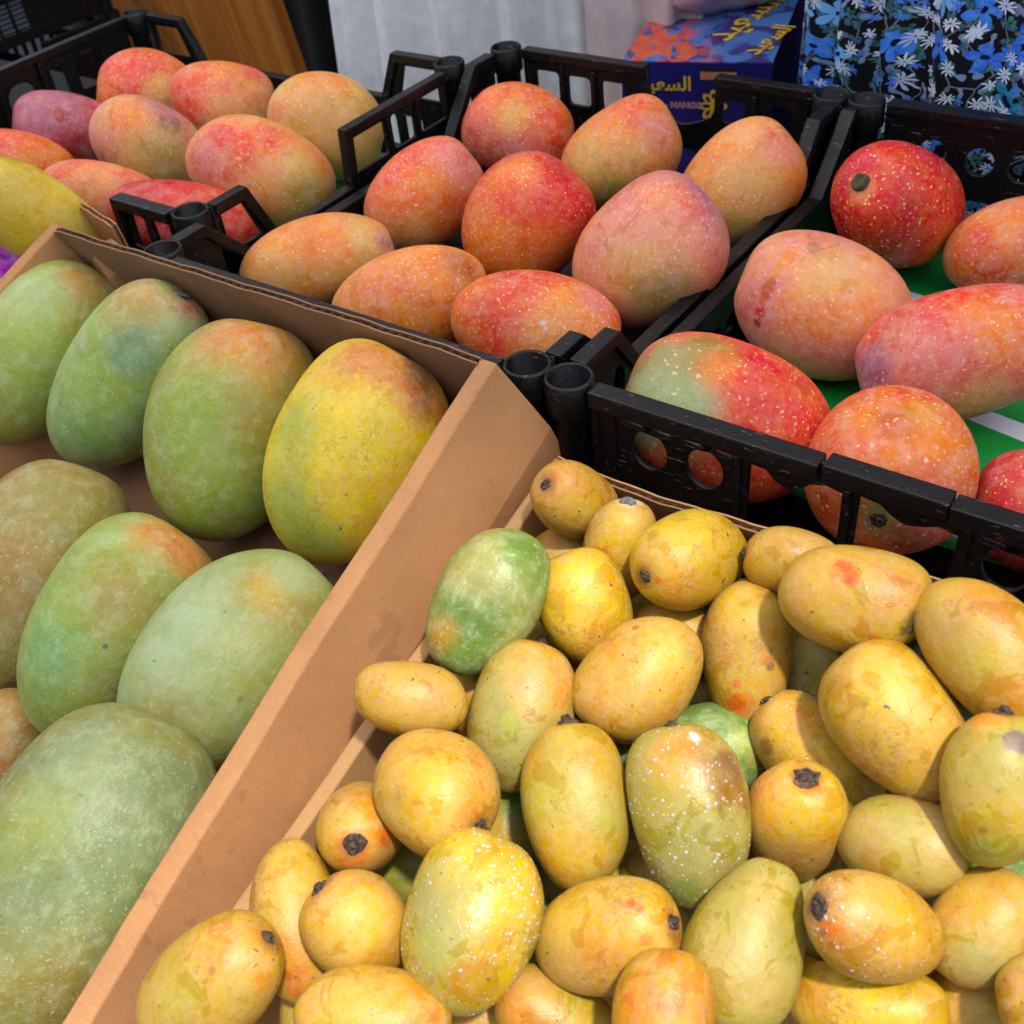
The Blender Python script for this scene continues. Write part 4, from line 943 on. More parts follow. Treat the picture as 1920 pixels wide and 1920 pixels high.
    ('B', 'yellow', 'bright lemon yellow mango with two grey scabs in the back row', (40.6, -6.15, 9.62), (0.3662, 0.1453, -0.6056, 0.6914), (2.07, 1.92, 2.77), ('YB', 'Y'), {'stem': 1}, [(0.77, -1.62, 1.08, 1.61, 'YB', 1, 0.8), (0.55, -0.78, 2.43, 0.92, 'P', 0.5, 0.7), (-1.11, -0.87, 1.98, 1.15, 'O', 0.6, 0.6), (1.41, -0.57, 1.86, 0.37, 'BR', 0.45, 0.5), (-0.26, -0.6, 2.61, 0.21, 'DO', 0.8, 0.4), (-1.1, -1.57, 0.63, 1.15, 'Y', 0.8, 0.8)]),
    ('B', 'yellow', 'small yellow mango tucked against the back cardboard wall', (44.68, -4.78, 10.24), (0.6282, -0.1237, -0.6527, 0.405), (1.42, 1.32, 2.0), ('Y', 'P'), {'frk': 0.5, 'stem': 1}, [(-1.0, -0.72, 0.92, 0.67, 'O', 0.5, 0.6)]),
    ('B', 'yellow', 'plump yellow mango with orange stains on top near the back wall', (48.02, -6.82, 11.56), (0.6699, -0.3625, 0.6224, -0.1801), (2.07, 1.92, 2.8), ('Y', 'P'), {'stem': 1}, [(-1.13, -1.56, -0.6, 0.33, 'DO', 0.9, 0.3), (-0.81, -1.75, -0.35, 0.37, 'DO', 0.9, 0.3), (-0.78, -1.69, -0.82, 0.29, 'O', 0.9, 0.3), (-0.62, -1.83, -0.12, 0.2, 'R', 0.5, 0.4), (-1.36, -1.41, 0.51, 0.2, 'O', 0.7, 0.4), (0.3, -1.2, 2.16, 0.53, 'K', 0.85, 0.4), (0.71, -1.22, 1.95, 0.33, 'K', 0.8, 0.4), (-0.58, -1.48, 1.61, 0.82, 'O', 0.5, 0.7), (0.16, -1.39, -1.93, 1.02, 'TN', 0.4, 0.8), (1.25, -1.37, 1.0, 0.25, 'DO', 0.7, 0.3)]),
    ('B', 'yellow', 'yellow mango at the right edge below the black crate wall', (53.05, -6.92, 11.72), (0.4435, -0.238, 0.8036, -0.3177), (2.0, 1.86, 2.92), ('Y', 'P'), {'frk': 0.6}, [(-1.4, -1.12, -1.1, 1.15, 'O', 0.7, 0.7), (0.42, -1.68, -1.1, 0.96, 'TN', 0.6, 0.8), (0.85, -1.68, 0.2, 1.15, 'YG', 0.5, 0.8), (0.64, -1.47, 1.52, 0.77, 'O', 0.6, 0.6)]),
    ('B', 'green', 'green mango with a yellow flank resting against the cardboard ridge', (34.19, -12.37, 9.16), (-0.1419, -0.2064, 0.8579, -0.4487), (2.34, 2.18, 3.35), ('SG', 'OL'), {'k': -0.12}, [(-0.56, -1.63, -2.06, 1.38, 'SG', 0.9, 0.8), (-1.07, -0.94, -2.61, 0.92, 'SGB', 0.8, 0.7), (1.4, -1.62, -1.01, 1.38, 'OL', 0.9, 0.8), (1.78, -1.39, -0.31, 0.92, 'OL', 0.8, 0.7), (0.14, -2.0, 1.31, 1.38, 'DG', 0.9, 0.6), (0.17, -2.16, 0.34, 1.15, 'SGB', 0.8, 0.7), (1.02, -1.44, 2.05, 0.92, 'O', 0.6, 0.6), (0.58, -2.09, -0.44, 0.92, 'SGG', 0.7, 0.7), (-0.48, -1.38, 2.5, 1.15, 'SG', 0.9, 0.6), (-0.69, -2.0, -0.86, 0.92, 'SGG', 0.5, 0.8)]),
    ('B', 'yellow', 'yellow mango leaning on the green one with a dark stem speck on top', (37.44, -9.75, 7.95), (0.8657, -0.2669, -0.2294, 0.356), (2.0, 1.86, 2.71), ('Y', 'YB'), {}, [(0.73, -1.49, 1.28, 1.4, 'YB', 0.7, 0.8), (0.12, -1.59, -1.39, 1.16, 'O', 0.5, 0.6), (0.03, -0.76, 2.48, 0.33, 'PK', 0.5, 0.5)]),
    ('B', 'yellow', 'broad golden mango in the middle with a grey bruise at its upper right', (41.25, -11.66, 7.73), (-0.1979, -0.094, 0.856, -0.4683), (2.21, 2.06, 2.87), ('Y', 'P'), {'stem': 1}, [(1.16, -1.75, -0.15, 1.53, 'O', 0.5, 0.8), (-0.27, -1.9, -1.07, 1.1, 'YB', 0.4, 0.8), (-1.58, -1.38, 0.55, 0.66, 'O', 0.7, 0.5), (-0.8, -1.33, -1.93, 0.31, 'OL', 0.7, 0.5), (1.42, -1.17, -1.48, 0.18, 'BR', 0.7, 0.4), (-0.67, -1.88, 0.76, 1.32, 'P', 0.6, 0.8)]),
    ('B', 'yellow', 'narrow yellow mango with orange blots and a brown nick', (44.27, -7.92, 7.28), (0.083, -0.1905, 0.8915, -0.4025), (1.86, 1.73, 3.04), ('Y', 'P'), {'frk': 0.7, 'k': -0.12}, [(0.58, -1.16, -2.05, 1.12, 'YB', 0.6, 0.7), (-0.84, -1.54, 0.23, 0.22, 'DO', 0.8, 0.3), (-0.96, -1.46, 0.43, 0.2, 'BR', 0.9, 0.4), (0.33, -1.54, 1.26, 0.2, 'DO', 0.9, 0.25), (0.21, -1.26, 2.05, 0.49, 'DO', 0.7, 0.3), (-0.09, -1.39, 1.8, 0.31, 'O', 0.8, 0.3), (-0.99, -1.38, -0.86, 0.31, 'O', 0.6, 0.4), (1.31, -1.22, -0.02, 0.9, 'TN', 0.4, 0.8)]),
    ('B', 'yellow', 'big plain yellow mango tapering to the lower right', (51.2, -9.71, 9.15), (0.7853, -0.3377, -0.438, 0.2784), (2.3, 2.14, 3.15), ('Y', 'P'), {'k': 0.18}, [(0.9, -1.82, 1.12, 1.38, 'YB', 0.5, 0.9), (-0.66, -1.45, 2.14, 0.59, 'DY', 0.8, 0.4), (0.21, -1.35, 2.43, 0.47, 'DY', 0.7, 0.5), (0.87, -1.95, -0.51, 1.38, 'Y', 0.7, 0.9), (-1.66, -1.42, -0.68, 0.98, 'P', 0.6, 0.8), (-0.69, -1.88, 1.18, 0.16, 'BR', 0.6, 0.4), (0.59, -1.46, -2.16, 0.98, 'P', 0.5, 0.8)]),
    ('B', 'yellow', 'small yellow mango freckled at one end lying on the cardboard rim', (33.96, -17.61, 8.06), (0.5727, -0.0877, -0.6168, 0.5328), (1.56, 1.45, 2.32), ('Y', 'P'), {'frk': 0.9, 'k': -0.05}, [(0.14, -1.27, 1.08, 1.1, 'Y', 0.8, 0.9), (0.13, -1.2, -1.27, 1.1, 'TN', 0.5, 0.8), (0.63, -1.31, 0.28, 0.88, 'YG', 0.5, 0.9)]),
    ('B', 'yellow', 'pale green and peach mango below the green one', (37.57, -14.98, 6.51), (0.8551, -0.467, 0.0436, 0.221), (2.27, 2.11, 3.09), ('YG', 'TN'), {'stem': 1}, [(0.29, -1.64, 1.91, 1.34, 'PO', 0.9, 0.7), (-1.09, -1.85, -0.11, 1.56, 'SGG', 0.7, 0.8), (0.11, -1.99, -1.04, 1.34, 'SGG', 0.7, 0.8), (1.17, -1.58, 1.3, 0.67, 'O', 0.7, 0.5), (0.14, -2.0, 0.95, 1.11, 'P', 0.7, 0.8), (-0.34, -1.53, -2.08, 1.11, 'SGG', 0.6, 0.8), (1.05, -1.38, -1.85, 0.53, 'YGG', 0.8, 0.4), (0.06, -1.73, -1.77, 0.18, 'OL', 0.7, 0.4), (-0.67, -1.63, -1.74, 0.18, 'OL', 0.7, 0.4), (-0.45, -2.06, -0.34, 0.4, 'YGG', 0.6, 0.5)]),
    ('B', 'yellow', 'round orange yellow mango with a black stem at its lower right', (36.98, -20.12, 7.02), (0.6016, -0.3367, 0.5767, -0.4383), (2.33, 2.17, 2.64), ('Y', 'P'), {'stem': 1}, [(-0.73, -2.03, 0.46, 1.46, 'O', 0.6, 0.8), (0.09, -1.98, 1.08, 1.46, 'YB', 0.5, 0.9), (-1.19, -0.94, 1.96, 1.04, 'PO', 0.7, 0.7), (1.05, -1.94, 0.07, 1.04, 'YG', 0.35, 0.8), (-0.11, -0.84, 2.43, 0.5, 'O', 0.8, 0.4), (1.36, 0.0, 2.15, 0.42, 'DO', 0.7, 0.3)]),
    ('B', 'yellow', 'olive yellow mango standing upright with a black stem on top', (41.74, -17.37, 6.19), (0.832, -0.4395, -0.1637, 0.2962), (2.09, 1.95, 3.17), ('YG', 'Y'), {'frk': 0.5, 'stem': 1}, [(-0.61, -1.68, 1.29, 1.45, 'YG', 0.8, 0.8), (0.64, -1.6, 1.53, 0.62, 'O', 0.7, 0.5), (0.79, -1.8, -0.25, 1.24, 'OL', 0.7, 0.8), (-0.5, -1.82, -0.86, 1.24, 'YG', 0.6, 0.8), (-0.86, -1.29, -1.99, 1.24, 'Y', 0.8, 0.8), (-1.39, -0.95, 1.81, 0.83, 'O', 0.4, 0.8), (0.58, -1.53, -1.77, 0.83, 'Y', 0.6, 0.8)]),
    ('B', 'yellow', 'wet yellow mango half in shadow under the big plain one', (48.49, -10.04, 5.57), (0.7908, -0.3098, -0.4127, 0.3292), (1.88, 1.75, 3.0), ('Y', 'P'), {'wet': 0.4, 'stem': 1}, [(0.15, -1.56, 1.31, 1.28, 'YB', 0.6, 0.8), (0.0, -1.73, -0.36, 1.28, 'YB', 0.8, 0.8), (-1.22, -0.96, 1.57, 0.38, 'BR', 0.7, 0.3), (0.42, -1.42, 1.61, 0.64, 'O', 0.6, 0.5), (0.12, -1.41, -1.76, 0.85, 'YG', 0.5, 0.8)]),
    ('B', 'yellow', 'wet mango with a pale scar and brown side in the middle of the pile', (45.82, -15.65, 6.67), (0.8679, -0.3768, -0.1765, 0.2713), (2.29, 2.13, 3.35), ('YG', 'OL'), {'frk': 0.4, 'wet': 1, 'stem': 1}, [(0.7, -1.37, 2.35, 1.21, 'BRO', 0.8, 0.6), (0.82, -1.55, 1.96, 0.8, 'BR', 0.5, 0.7), (-0.32, -1.62, 2.14, 1.01, 'O', 0.8, 0.7), (-0.93, -1.86, 0.91, 1.21, 'YG', 0.8, 0.8), (1.57, -1.52, 0.51, 1.05, 'DO2', 1, 0.35), (1.6, -1.13, 1.61, 0.68, 'BR', 0.85, 0.35), (1.36, -1.68, -0.58, 0.92, 'OL', 0.9, 0.35), (-0.13, -2.02, -1.07, 1.61, 'SGG', 0.8, 0.8), (-1.21, -1.41, -1.79, 1.21, 'SGG', 0.8, 0.8), (0.55, -1.12, 2.74, 0.3, 'W', 1, 0.25), (1.4, -1.21, 1.84, 0.4, 'BR', 0.5, 0.6), (-0.59, -1.16, -2.68, 0.8, 'SG', 0.6, 0.7)]),  # brown and olive patches with firm edges down one side
    ('B', 'yellow', 'orange yellow mango with a large round black stem scar facing out', (49.05, -13.44, 5.81), (0.9875, -0.0129, 0.0072, 0.1568), (1.86, 1.73, 2.79), ('Y', 'P'), {'frk': 0.5, 'stem': 4}, [(-1.02, -0.69, 2.05, 1.01, 'PO', 0.7, 0.7), (-0.2, -1.17, 2.03, 1.01, 'YB', 0.5, 0.8), (-1.2, -1.32, 0.17, 0.81, 'TN', 0.6, 0.8), (-1.09, 0.85, 1.79, 0.32, 'MVD', 0.9, 0.4), (-0.87, 0.94, 1.95, 0.28, 'MVD', 0.9, 0.4), (-0.68, 0.99, 2.04, 0.1, 'DO', 0.8, 0.4), (0.58, -0.23, 2.62, 0.49, 'O', 0.8, 0.5), (1.22, -1.18, 0.9, 0.61, 'O', 0.6, 0.5), (0.39, -1.68, 0.3, 1.01, 'P', 0.7, 0.8), (0.69, -0.27, 2.56, 0.12, 'K', 0.8, 0.4)]),
    ('B', 'yellow', 'olive mango with a lime green centre right of the middle', (52.92, -12.8, 6.75), (0.6987, -0.3358, 0.5491, -0.3124), (1.77, 1.64, 2.3), ('YG', 'TN'), {'frk': 0.7}, [(-0.78, -1.46, 0.21, 0.96, 'YG', 0.8, 0.8), (-0.38, -1.6, 0.13, 0.77, 'SGG', 0.6, 0.8), (0.55, -1.49, -0.64, 1.15, 'TN', 0.6, 0.8), (0.91, -1.34, -0.61, 0.58, 'DY', 0.6, 0.4), (-0.39, -1.2, 1.48, 0.96, 'TN', 0.6, 0.8), (-1.52, -0.68, 0.69, 0.58, 'TN', 0.7, 0.7), (0.93, -1.31, 0.66, 1.15, 'YG', 0.5, 0.9)]),
    ('B', 'yellow', 'pale green mango with a dark purple bruise at the right edge', (55.12, -11.27, 9.9), (0.9162, -0.3699, -0.1172, 0.1002), (1.76, 1.63, 2.6), ('YG', 'Y'), {'stem': 1}, [(-0.01, -1.49, 1.07, 1.27, 'SGG', 0.6, 0.8), (0.53, -1.1, 1.76, 0.47, 'MVD', 0.95, 0.3), (-0.4, -0.61, 2.35, 0.65, 'PO', 0.8, 0.6), (-0.69, -1.09, 1.64, 0.54, 'Y', 0.6, 0.7), (-0.11, -1.63, -0.13, 1.27, 'YG', 0.8, 0.9), (-0.71, -1.24, -1.33, 0.54, 'DY', 0.8, 0.35), (-0.21, -1.18, -1.78, 0.91, 'SG', 0.6, 0.8), (-0.34, -1.43, -1.17, 0.14, 'BR', 0.8, 0.4), (0.24, -1.54, -0.78, 0.91, 'Y', 0.4, 0.8)]),
    ('B', 'yellow', 'small mango with its black stem facing the camera beside the cardboard wall', (34.03, -21.86, 4.51), (-0.199, 0.2383, -0.3505, 0.8836), (1.81, 1.69, 2.72), ('Y', 'P'), {'stem': 1}, [(0.71, -1.31, 1.34, 0.87, 'P', 0.8, 0.8), (-0.36, -1.32, 1.6, 0.79, 'O', 0.8, 0.35), (0.14, 0.34, 2.65, 0.74, 'DO', 0.7, 0.35), (0.58, 0.23, 2.55, 0.52, 'DY', 0.8, 0.35), (-0.98, -0.32, 2.23, 0.57, 'DO', 0.6, 0.35), (-0.74, 0.81, 2.11, 0.87, 'P', 0.8, 0.7)]),
    ('B', 'yellow', 'yellow mango lying low along the cardboard wall near the front', (34.24, -26.13, 3.7), (0.1702, -0.4207, 0.7663, -0.4548), (1.82, 1.69, 3.07), ('Y', 'P'), {'stem': 1}, [(0.04, -1.47, -1.52, 1.04, 'Y', 0.8, 0.8), (0.18, -1.55, 1.2, 1.04, 'O', 0.6, 0.6), (0.69, -1.55, -0.3, 0.83, 'YG', 0.4, 0.8), (0.36, -1.17, 2.12, 0.63, 'DO', 0.6, 0.4)]),
    ('B', 'yellow', 'round yellow mango with fine brown dots in the front left of the pile', (37.22, -25.46, 5.11), (0.7423, -0.225, -0.2941, 0.5585), (1.95, 1.82, 2.08), ('Y', 'P'), {'frk': 0.5, 'stem': 1}, [(0.35, -1.75, 0.41, 1.2, 'YB', 0.5, 0.9), (-0.5, -0.78, 1.81, 0.6, 'P', 0.7, 0.7), (-0.09, -1.56, -1.06, 0.8, 'DY', 0.8, 0.5), (0.54, -0.75, 1.81, 0.8, 'PO', 0.6, 0.7)]),
    ('B', 'yellow', 'large mango beaded with water drops at the front of the pile', (40.94, -23.15, 5.65), (0.811, -0.5477, 0.0505, 0.1994), (2.5, 2.32, 3.16), ('YB', 'YG'), {'wet': 1.3}, [(-0.75, -1.91, 1.54, 1.37, 'YB', 0.7, 0.8), (-1.3, -1.98, -0.03, 1.37, 'SGG', 0.8, 0.8), (1.13, -1.95, 0.95, 1.17, 'YB', 0.7, 0.8), (-0.58, -2.07, -1.24, 1.37, 'SGG', 0.6, 0.8), (0.85, -1.75, -1.79, 0.98, 'DY', 0.9, 0.4), (1.13, -2.03, -0.55, 0.78, 'DY', 0.5, 0.5), (-0.08, -1.49, 2.42, 0.78, 'Y', 0.6, 0.7), (-2.04, -1.26, 0.65, 1.17, 'SGG', 0.5, 0.9)]),
    ('B', 'yellow', 'golden mango with an orange blot and black stem on its right end', (45.29, -20.97, 5.41), (0.8319, -0.3274, 0.3765, -0.243), (1.95, 1.82, 2.82), ('Y', 'P'), {'stem': 1}, [(-0.46, -1.76, -0.22, 1.34, 'YB', 0.4, 0.9), (-0.8, -1.07, 1.97, 0.25, 'DO', 1, 0.25), (-0.62, -0.98, 2.2, 0.23, 'DO', 1, 0.25), (-0.85, -1.2, 1.73, 0.17, 'DO', 0.9, 0.25), (0.56, -1.66, 0.83, 1.15, 'O', 0.6, 0.7), (0.28, -1.06, 2.25, 0.27, 'DO', 0.7, 0.35), (0.97, -0.84, 2.07, 0.42, 'DY', 0.8, 0.4), (0.34, -1.7, -0.89, 0.96, 'TN', 0.5, 0.8), (0.11, -1.58, -1.39, 0.31, 'YG', 0.6, 0.5)]),
    ('B', 'yellow', 'long dull olive mango narrowing towards the top at the front', (49.68, -18.75, 5.87), (0.8459, -0.5219, -0.0024, 0.1097), (2.01, 1.87, 3.01), ('YG', 'OL'), {'k': -0.2}, [(-0.41, -1.6, 1.44, 1.12, 'YG', 0.8, 0.8), (0.15, -1.37, 2.04, 0.74, 'TN', 0.6, 0.8), (0.11, -1.86, -0.17, 1.49, 'OL', 0.55, 0.9), (-1.36, -1.36, 0.33, 0.93, 'YG', 0.7, 0.8), (-0.61, -1.57, -1.36, 1.12, 'TN', 0.5, 0.9), (1.16, -1.34, -1.17, 0.93, 'TN', 0.6, 0.8), (1.09, -1.25, -1.52, 0.22, 'BR', 0.4, 0.6)]),
    ('B', 'yellow', 'glossy egg shaped yellow mango with a ragged black stem and dark spot', (53.33, -16.57, 7.15), (0.6262, -0.0465, -0.4458, 0.638), (1.76, 1.64, 2.64), ('Y', 'P'), {'wet': 0.25, 'stem': 1}, [(0.48, -1.51, 0.71, 1.26, 'YB', 0.5, 0.9), (0.76, -0.82, 1.98, 1.08, 'P', 0.7, 0.8), (-0.62, -0.55, 2.3, 0.54, 'DO', 0.9, 0.35), (-0.57, -0.32, 2.44, 0.16, 'K', 0.95, 0.35), (-1.05, -0.77, 1.71, 0.9, 'DY', 0.7, 0.4), (1.17, -1.19, -0.43, 0.72, 'DY', 0.6, 0.4), (-0.98, -1.21, 1.0, 0.9, 'P', 0.6, 0.7), (0.44, -1.52, -0.74, 0.54, 'DY', 0.5, 0.5)]),
    ('B', 'yellow', 'yellow mango with a grey green underside right of the egg shaped one', (56.23, -14.0, 6.1), (-0.0974, 0.038, 0.8679, -0.4857), (1.68, 1.57, 2.16), ('Y', 'P'), {'frk': 0.5}, [(0.45, -1.44, -0.62, 0.91, 'O', 0.5, 0.7), (0.88, -1.34, -0.06, 0.55, 'DY', 0.6, 0.5), (0.05, -1.55, -0.3, 1.1, 'Y', 0.7, 0.9), (-0.28, -1.3, 1.15, 1.1, 'SGG', 0.6, 0.8), (-1.03, -1.18, 0.51, 0.91, 'SGG', 0.5, 0.8)]),
    ('B', 'yellow', 'golden green mango with a dark stem in the front left corner of the yellow box', (34.24, -30.19, 5.38), (0.8693, -0.3918, 0.3008, 0.0164), (2.04, 1.9, 3.06), ('Y', 'P'), {'stem': 1}, [(-0.9, -1.27, 1.83, 0.96, 'PO', 0.8, 0.7), (0.46, -1.06, 2.45, 0.96, 'P', 0.7, 0.7), (-0.54, -1.81, 0.39, 1.35, 'YG', 0.7, 0.8), (0.7, -1.42, 1.73, 0.77, 'YG', 0.5, 0.7), (0.97, -0.78, 2.38, 0.46, 'O', 0.6, 0.5), (-0.15, -1.84, -0.68, 1.15, 'YG', 0.6, 0.8), (-0.32, -1.59, 1.61, 0.19, 'BR', 0.5, 0.4)]),
    ('B', 'yellow', 'yellow mango with an orange cheek cut by the bottom edge, left of the wet one', (39.8, -27.64, 4.77), (0.5701, -0.5929, 0.5328, -0.199), (1.73, 1.61, 2.77), ('Y', 'P'), {'frk': 0.5}, [(-0.59, -1.32, -1.26, 1.13, 'YG', 0.5, 0.8), (-0.45, -1.55, -0.1, 1.32, 'Y', 0.7, 0.9), (-1.05, -1.04, 1.28, 0.75, 'O', 0.7, 0.6), (-0.45, -1.16, 1.78, 0.68, 'PO', 0.8, 0.6)]),
    ('B', 'yellow', 'peach yellow mango cut by the bottom edge with a stem on its left', (44.58, -23.44, 2.83), (0.5942, -0.2351, -0.5285, 0.5589), (1.48, 1.38, 2.31), ('Y', 'P'), {'stem': 1}, [(0.47, -1.1, 1.17, 0.97, 'P', 0.8, 0.8), (-0.39, -1.0, 1.47, 0.78, 'O', 0.8, 0.6), (0.66, -1.21, -0.37, 0.97, 'YG', 0.5, 0.8)]),
    ('B', 'yellow', 'orange mango standing upright at the bottom edge', (48.67, -22.7, 6.24), (0.8134, -0.5286, -0.1206, 0.2106), (1.69, 1.58, 2.15), ('O', 'Y'), {}, [(-0.08, -1.43, 0.91, 0.88, 'PO', 0.9, 0.7), (0.28, -1.54, 0.3, 0.46, 'DO', 0.5, 0.6), (-0.74, -1.39, 0.37, 0.88, 'PO', 0.6, 0.8), (0.95, -1.27, 0.37, 0.71, 'P', 0.6, 0.8)]),
    ('B', 'yellow', 'bright yellow mango at the bottom edge under the egg shaped one', (53.84, -17.76, 3.88), (0.6887, -0.4574, 0.4944, -0.2685), (1.56, 1.45, 2.78), ('YB', 'Y'), {}, [(-0.33, -1.4, -0.4, 1.3, 'YB', 0.9, 0.8), (-0.14, -1.09, -1.81, 0.74, 'O', 0.8, 0.6), (-0.71, -1.14, 1.14, 0.74, 'Y', 0.6, 0.8), (-0.33, -0.96, 1.99, 0.56, 'TN', 0.6, 0.8)]),
    ('B', 'yellow', 'shaded yellow mango low in the bottom right corner', (56.91, -15.19, 3.24), (-0.4994, 0.2907, 0.6998, -0.42), (1.42, 1.32, 2.02), ('Y', 'P'), {}, [(0.51, -1.23, 0.21, 0.75, 'O', 0.5, 0.7), (-0.05, -1.29, -0.47, 0.94, 'YG', 0.5, 0.8)]),
    ('B', 'yellow', 'peach mango just inside the bottom right edge', (58.75, -15.54, 6.39), (-0.4314, 0.2628, 0.7517, -0.424), (1.41, 1.31, 1.58), ('P', 'Y'), {}, [(0.34, -1.0, 0.95, 0.52, 'P', 0.8, 0.7), (-0.2, -1.02, 0.96, 0.15, 'R', 0.6, 0.5)]),
    ('B', 'yellow', 'yellow mango deep below with a dark stem, near the front left', (35.84, -27.83, -0.43), (0.7396, -0.4706, -0.2154, 0.4302), (1.49, 1.39, 2.35), ('Y', 'P'), {'stem': 1}, [(-1.04, -0.85, 0.88, 0.85, 'YG', 0.5, 0.8)]),
    ('B', 'yellow', 'yellow mango deep below the water beaded one', (41.43, -24.18, 0.44), (0.5969, -0.5632, 0.5285, -0.2172), (1.45, 1.35, 2.07), ('Y', 'P'), {}, [(-0.18, -1.29, -0.55, 0.83, 'O', 0.5, 0.7)]),
    ('B', 'yellow', 'green mango deep below the round orange yellow one', (35.56, -20.49, 0.81), (0.5376, -0.5393, 0.6121, -0.2131), (1.73, 1.6, 2.53), ('SG', 'YG'), {}, [(0.09, -1.56, -0.56, 1.15, 'SG', 0.7, 0.8)]),
    ('B', 'yellow', 'yellow green mango with dark stem deep left of the olive upright one', (38.09, -17.75, 1.92), (0.8322, -0.5125, 0.0433, 0.207), (1.71, 1.59, 2.4), ('YG', 'SG'), {'stem': 1}, [(-0.37, -1.55, -0.14, 1.14, 'Y', 0.8, 0.7), (0.38, -1.39, 1.05, 0.91, 'DG', 0.9, 0.5)]),
    ('B', 'yellow', 'yellow mango glimpsed below the lemon yellow one', (40.67, -7.43, 5.84), (0.7006, -0.4425, 0.5488, -0.1107), (1.71, 1.59, 2.5), ('Y', 'P'), {}, [(-0.81, -1.4, 0.24, 1.19, 'YB', 0.6, 0.8)]),
    ('B', 'green', 'dark green mango glimpsed under the plump stained one', (51.21, -5.92, 8.56), (0.5187, -0.2911, 0.7488, -0.2923), (1.99, 1.85, 3.14), ('SG', 'DG'), {}, [(-0.43, -1.69, -1.05, 1.25, 'SG', 0.9, 0.8)]),
    ('B', 'green', 'smooth green mango below the broad golden one', (43.69, -11.85, 4.36), (0.7425, -0.4789, 0.4567, -0.1036), (2.06, 1.91, 3.17), ('SG', 'SGB'), {}, [(-0.3, -1.48, -1.96, 1.34, 'SGB', 0.8, 0.8), (-1.22, -1.54, 0.21, 1.34, 'SG', 0.8, 0.8), (-0.22, -1.37, 2.19, 0.67, 'YGG', 0.8, 0.5), (0.48, -1.11, 2.48, 0.54, 'OL', 0.7, 0.6)]),
    ('B', 'yellow', 'dull yellow mango under the scarred wet one', (45.91, -16.84, 2.23), (0.3555, -0.3477, 0.7665, -0.4066), (2.01, 1.87, 2.54), ('YG', 'TN'), {}, [(-0.21, -1.77, 0.78, 0.85, 'OL', 0.6, 0.8)]),
    ('B', 'green', 'dark green mango deep right of the water beaded one', (41.02, -20.75, 0.12), (0.1889, -0.3241, 0.7942, -0.4781), (1.75, 1.63, 2.41), ('DG', 'SG'), {}, [(0.0, -1.58, 0.6, 0.88, 'DG', 0.9, 0.7)]),
    ('B', 'yellow', 'lime mango with a thick stem deep under the green one', (34.78, -10.11, 4.01), (0.8539, -0.3765, -0.1605, 0.3215), (1.55, 1.44, 2.0), ('YG', 'Y'), {'stem': 1}, [(-0.13, -1.36, 0.64, 0.75, 'YG', 0.9, 0.7)]),
    ('B', 'green', 'deep green mango under the bruised one at the right', (55.97, -10.09, 3.18), (0.6033, -0.3349, 0.6435, -0.3313), (1.73, 1.61, 2.44), ('SG', 'DG'), {}, []),
    ('B', 'yellow', 'shaded olive mango deep between the long dull one and the egg shaped one', (50.38, -13.71, 1.77), (0.0977, -0.1415, 0.8557, -0.488), (1.69, 1.57, 2.43), ('YG', 'OL'), {}, []),
    ('B', 'yellow', 'shaded yellow mango deep below the big plain one', (51.57, -7.85, 3.37), (0.5235, -0.3188, 0.72, -0.3255), (1.75, 1.63, 2.41), ('YG', 'Y'), {}, []),
    ('B', 'yellow', 'shaded orange mango deep between the green one and the freckled one', (33.92, -13.72, 4.34), (0.2967, -0.4074, 0.7999, -0.3259), (1.69, 1.57, 2.29), ('O', 'Y'), {}, []),
    ('B', 'yellow', 'dark shaded mango deep behind the narrow blotted one', (45.9, -5.9, 4.69), (0.2865, -0.2546, 0.8503, -0.3607), (1.99, 1.85, 2.8), ('OL', 'YG'), {}, []),
    ('B', 'green', 'dark green mango deep behind the big plain one at the right', (52.77, -4.92, 5.84), (0.6485, -0.3347, 0.6346, -0.2545), (1.73, 1.61, 2.6), ('SG', 'DG'), {}, []),
    ('B', 'yellow', 'deep shaded mango just below the bright lemon yellow mango with two grey scabs', (38.39, -4.66, 3.85), (0.5044, -0.5357, 0.5964, -0.3208), (1.75, 1.62, 2.3), ('Y', 'YG'), {}, []),
    ('B', 'yellow', 'deep shaded mango just above the narrow yellow mango with orange blots and a brown nick', (42.72, -3.76, 4.79), (-0.4752, 0.4652, 0.6427, -0.3802), (1.75, 1.62, 2.3), ('YG', 'OL'), {}, []),
    ('B', 'yellow', 'deep shaded mango just below the yellow mango leaning on the green one', (34.57, -8.61, 2.87), (0.7345, -0.5729, -0.2902, 0.219), (1.75, 1.62, 2.3), ('Y', 'O'), {}, []),
    ('B', 'yellow', 'deep shaded mango just below the narrow yellow mango with orange blots and a brown nick', (42.22, -7.89, 3.02), (0.5482, -0.6524, -0.4741, 0.2215), (1.75, 1.62, 2.3), ('YG', 'SG'), {}, []),
    ('B', 'yellow', 'deep shaded mango just above the olive yellow mango standing upright with a black stem', (38.87, -13.17, 2.12), (0.5155, -0.6008, -0.5509, 0.2643), (1.75, 1.62, 2.3), ('Y', 'YG'), {}, []),
    ('B', 'yellow', 'deep shaded mango just above the golden mango with an orange blot and black stem', (43.23, -17.22, 1.1), (-0.1005, 0.0858, 0.8167, -0.5617), (1.75, 1.62, 2.3), ('YG', 'OL'), {}, []),
    ('B', 'yellow', 'deep shaded mango just below the long dull olive mango narrowing towards the top', (51.06, -17.23, 0.48), (0.6298, -0.5128, 0.4729, -0.3417), (1.75, 1.62, 2.3), ('Y', 'O'), {}, []),
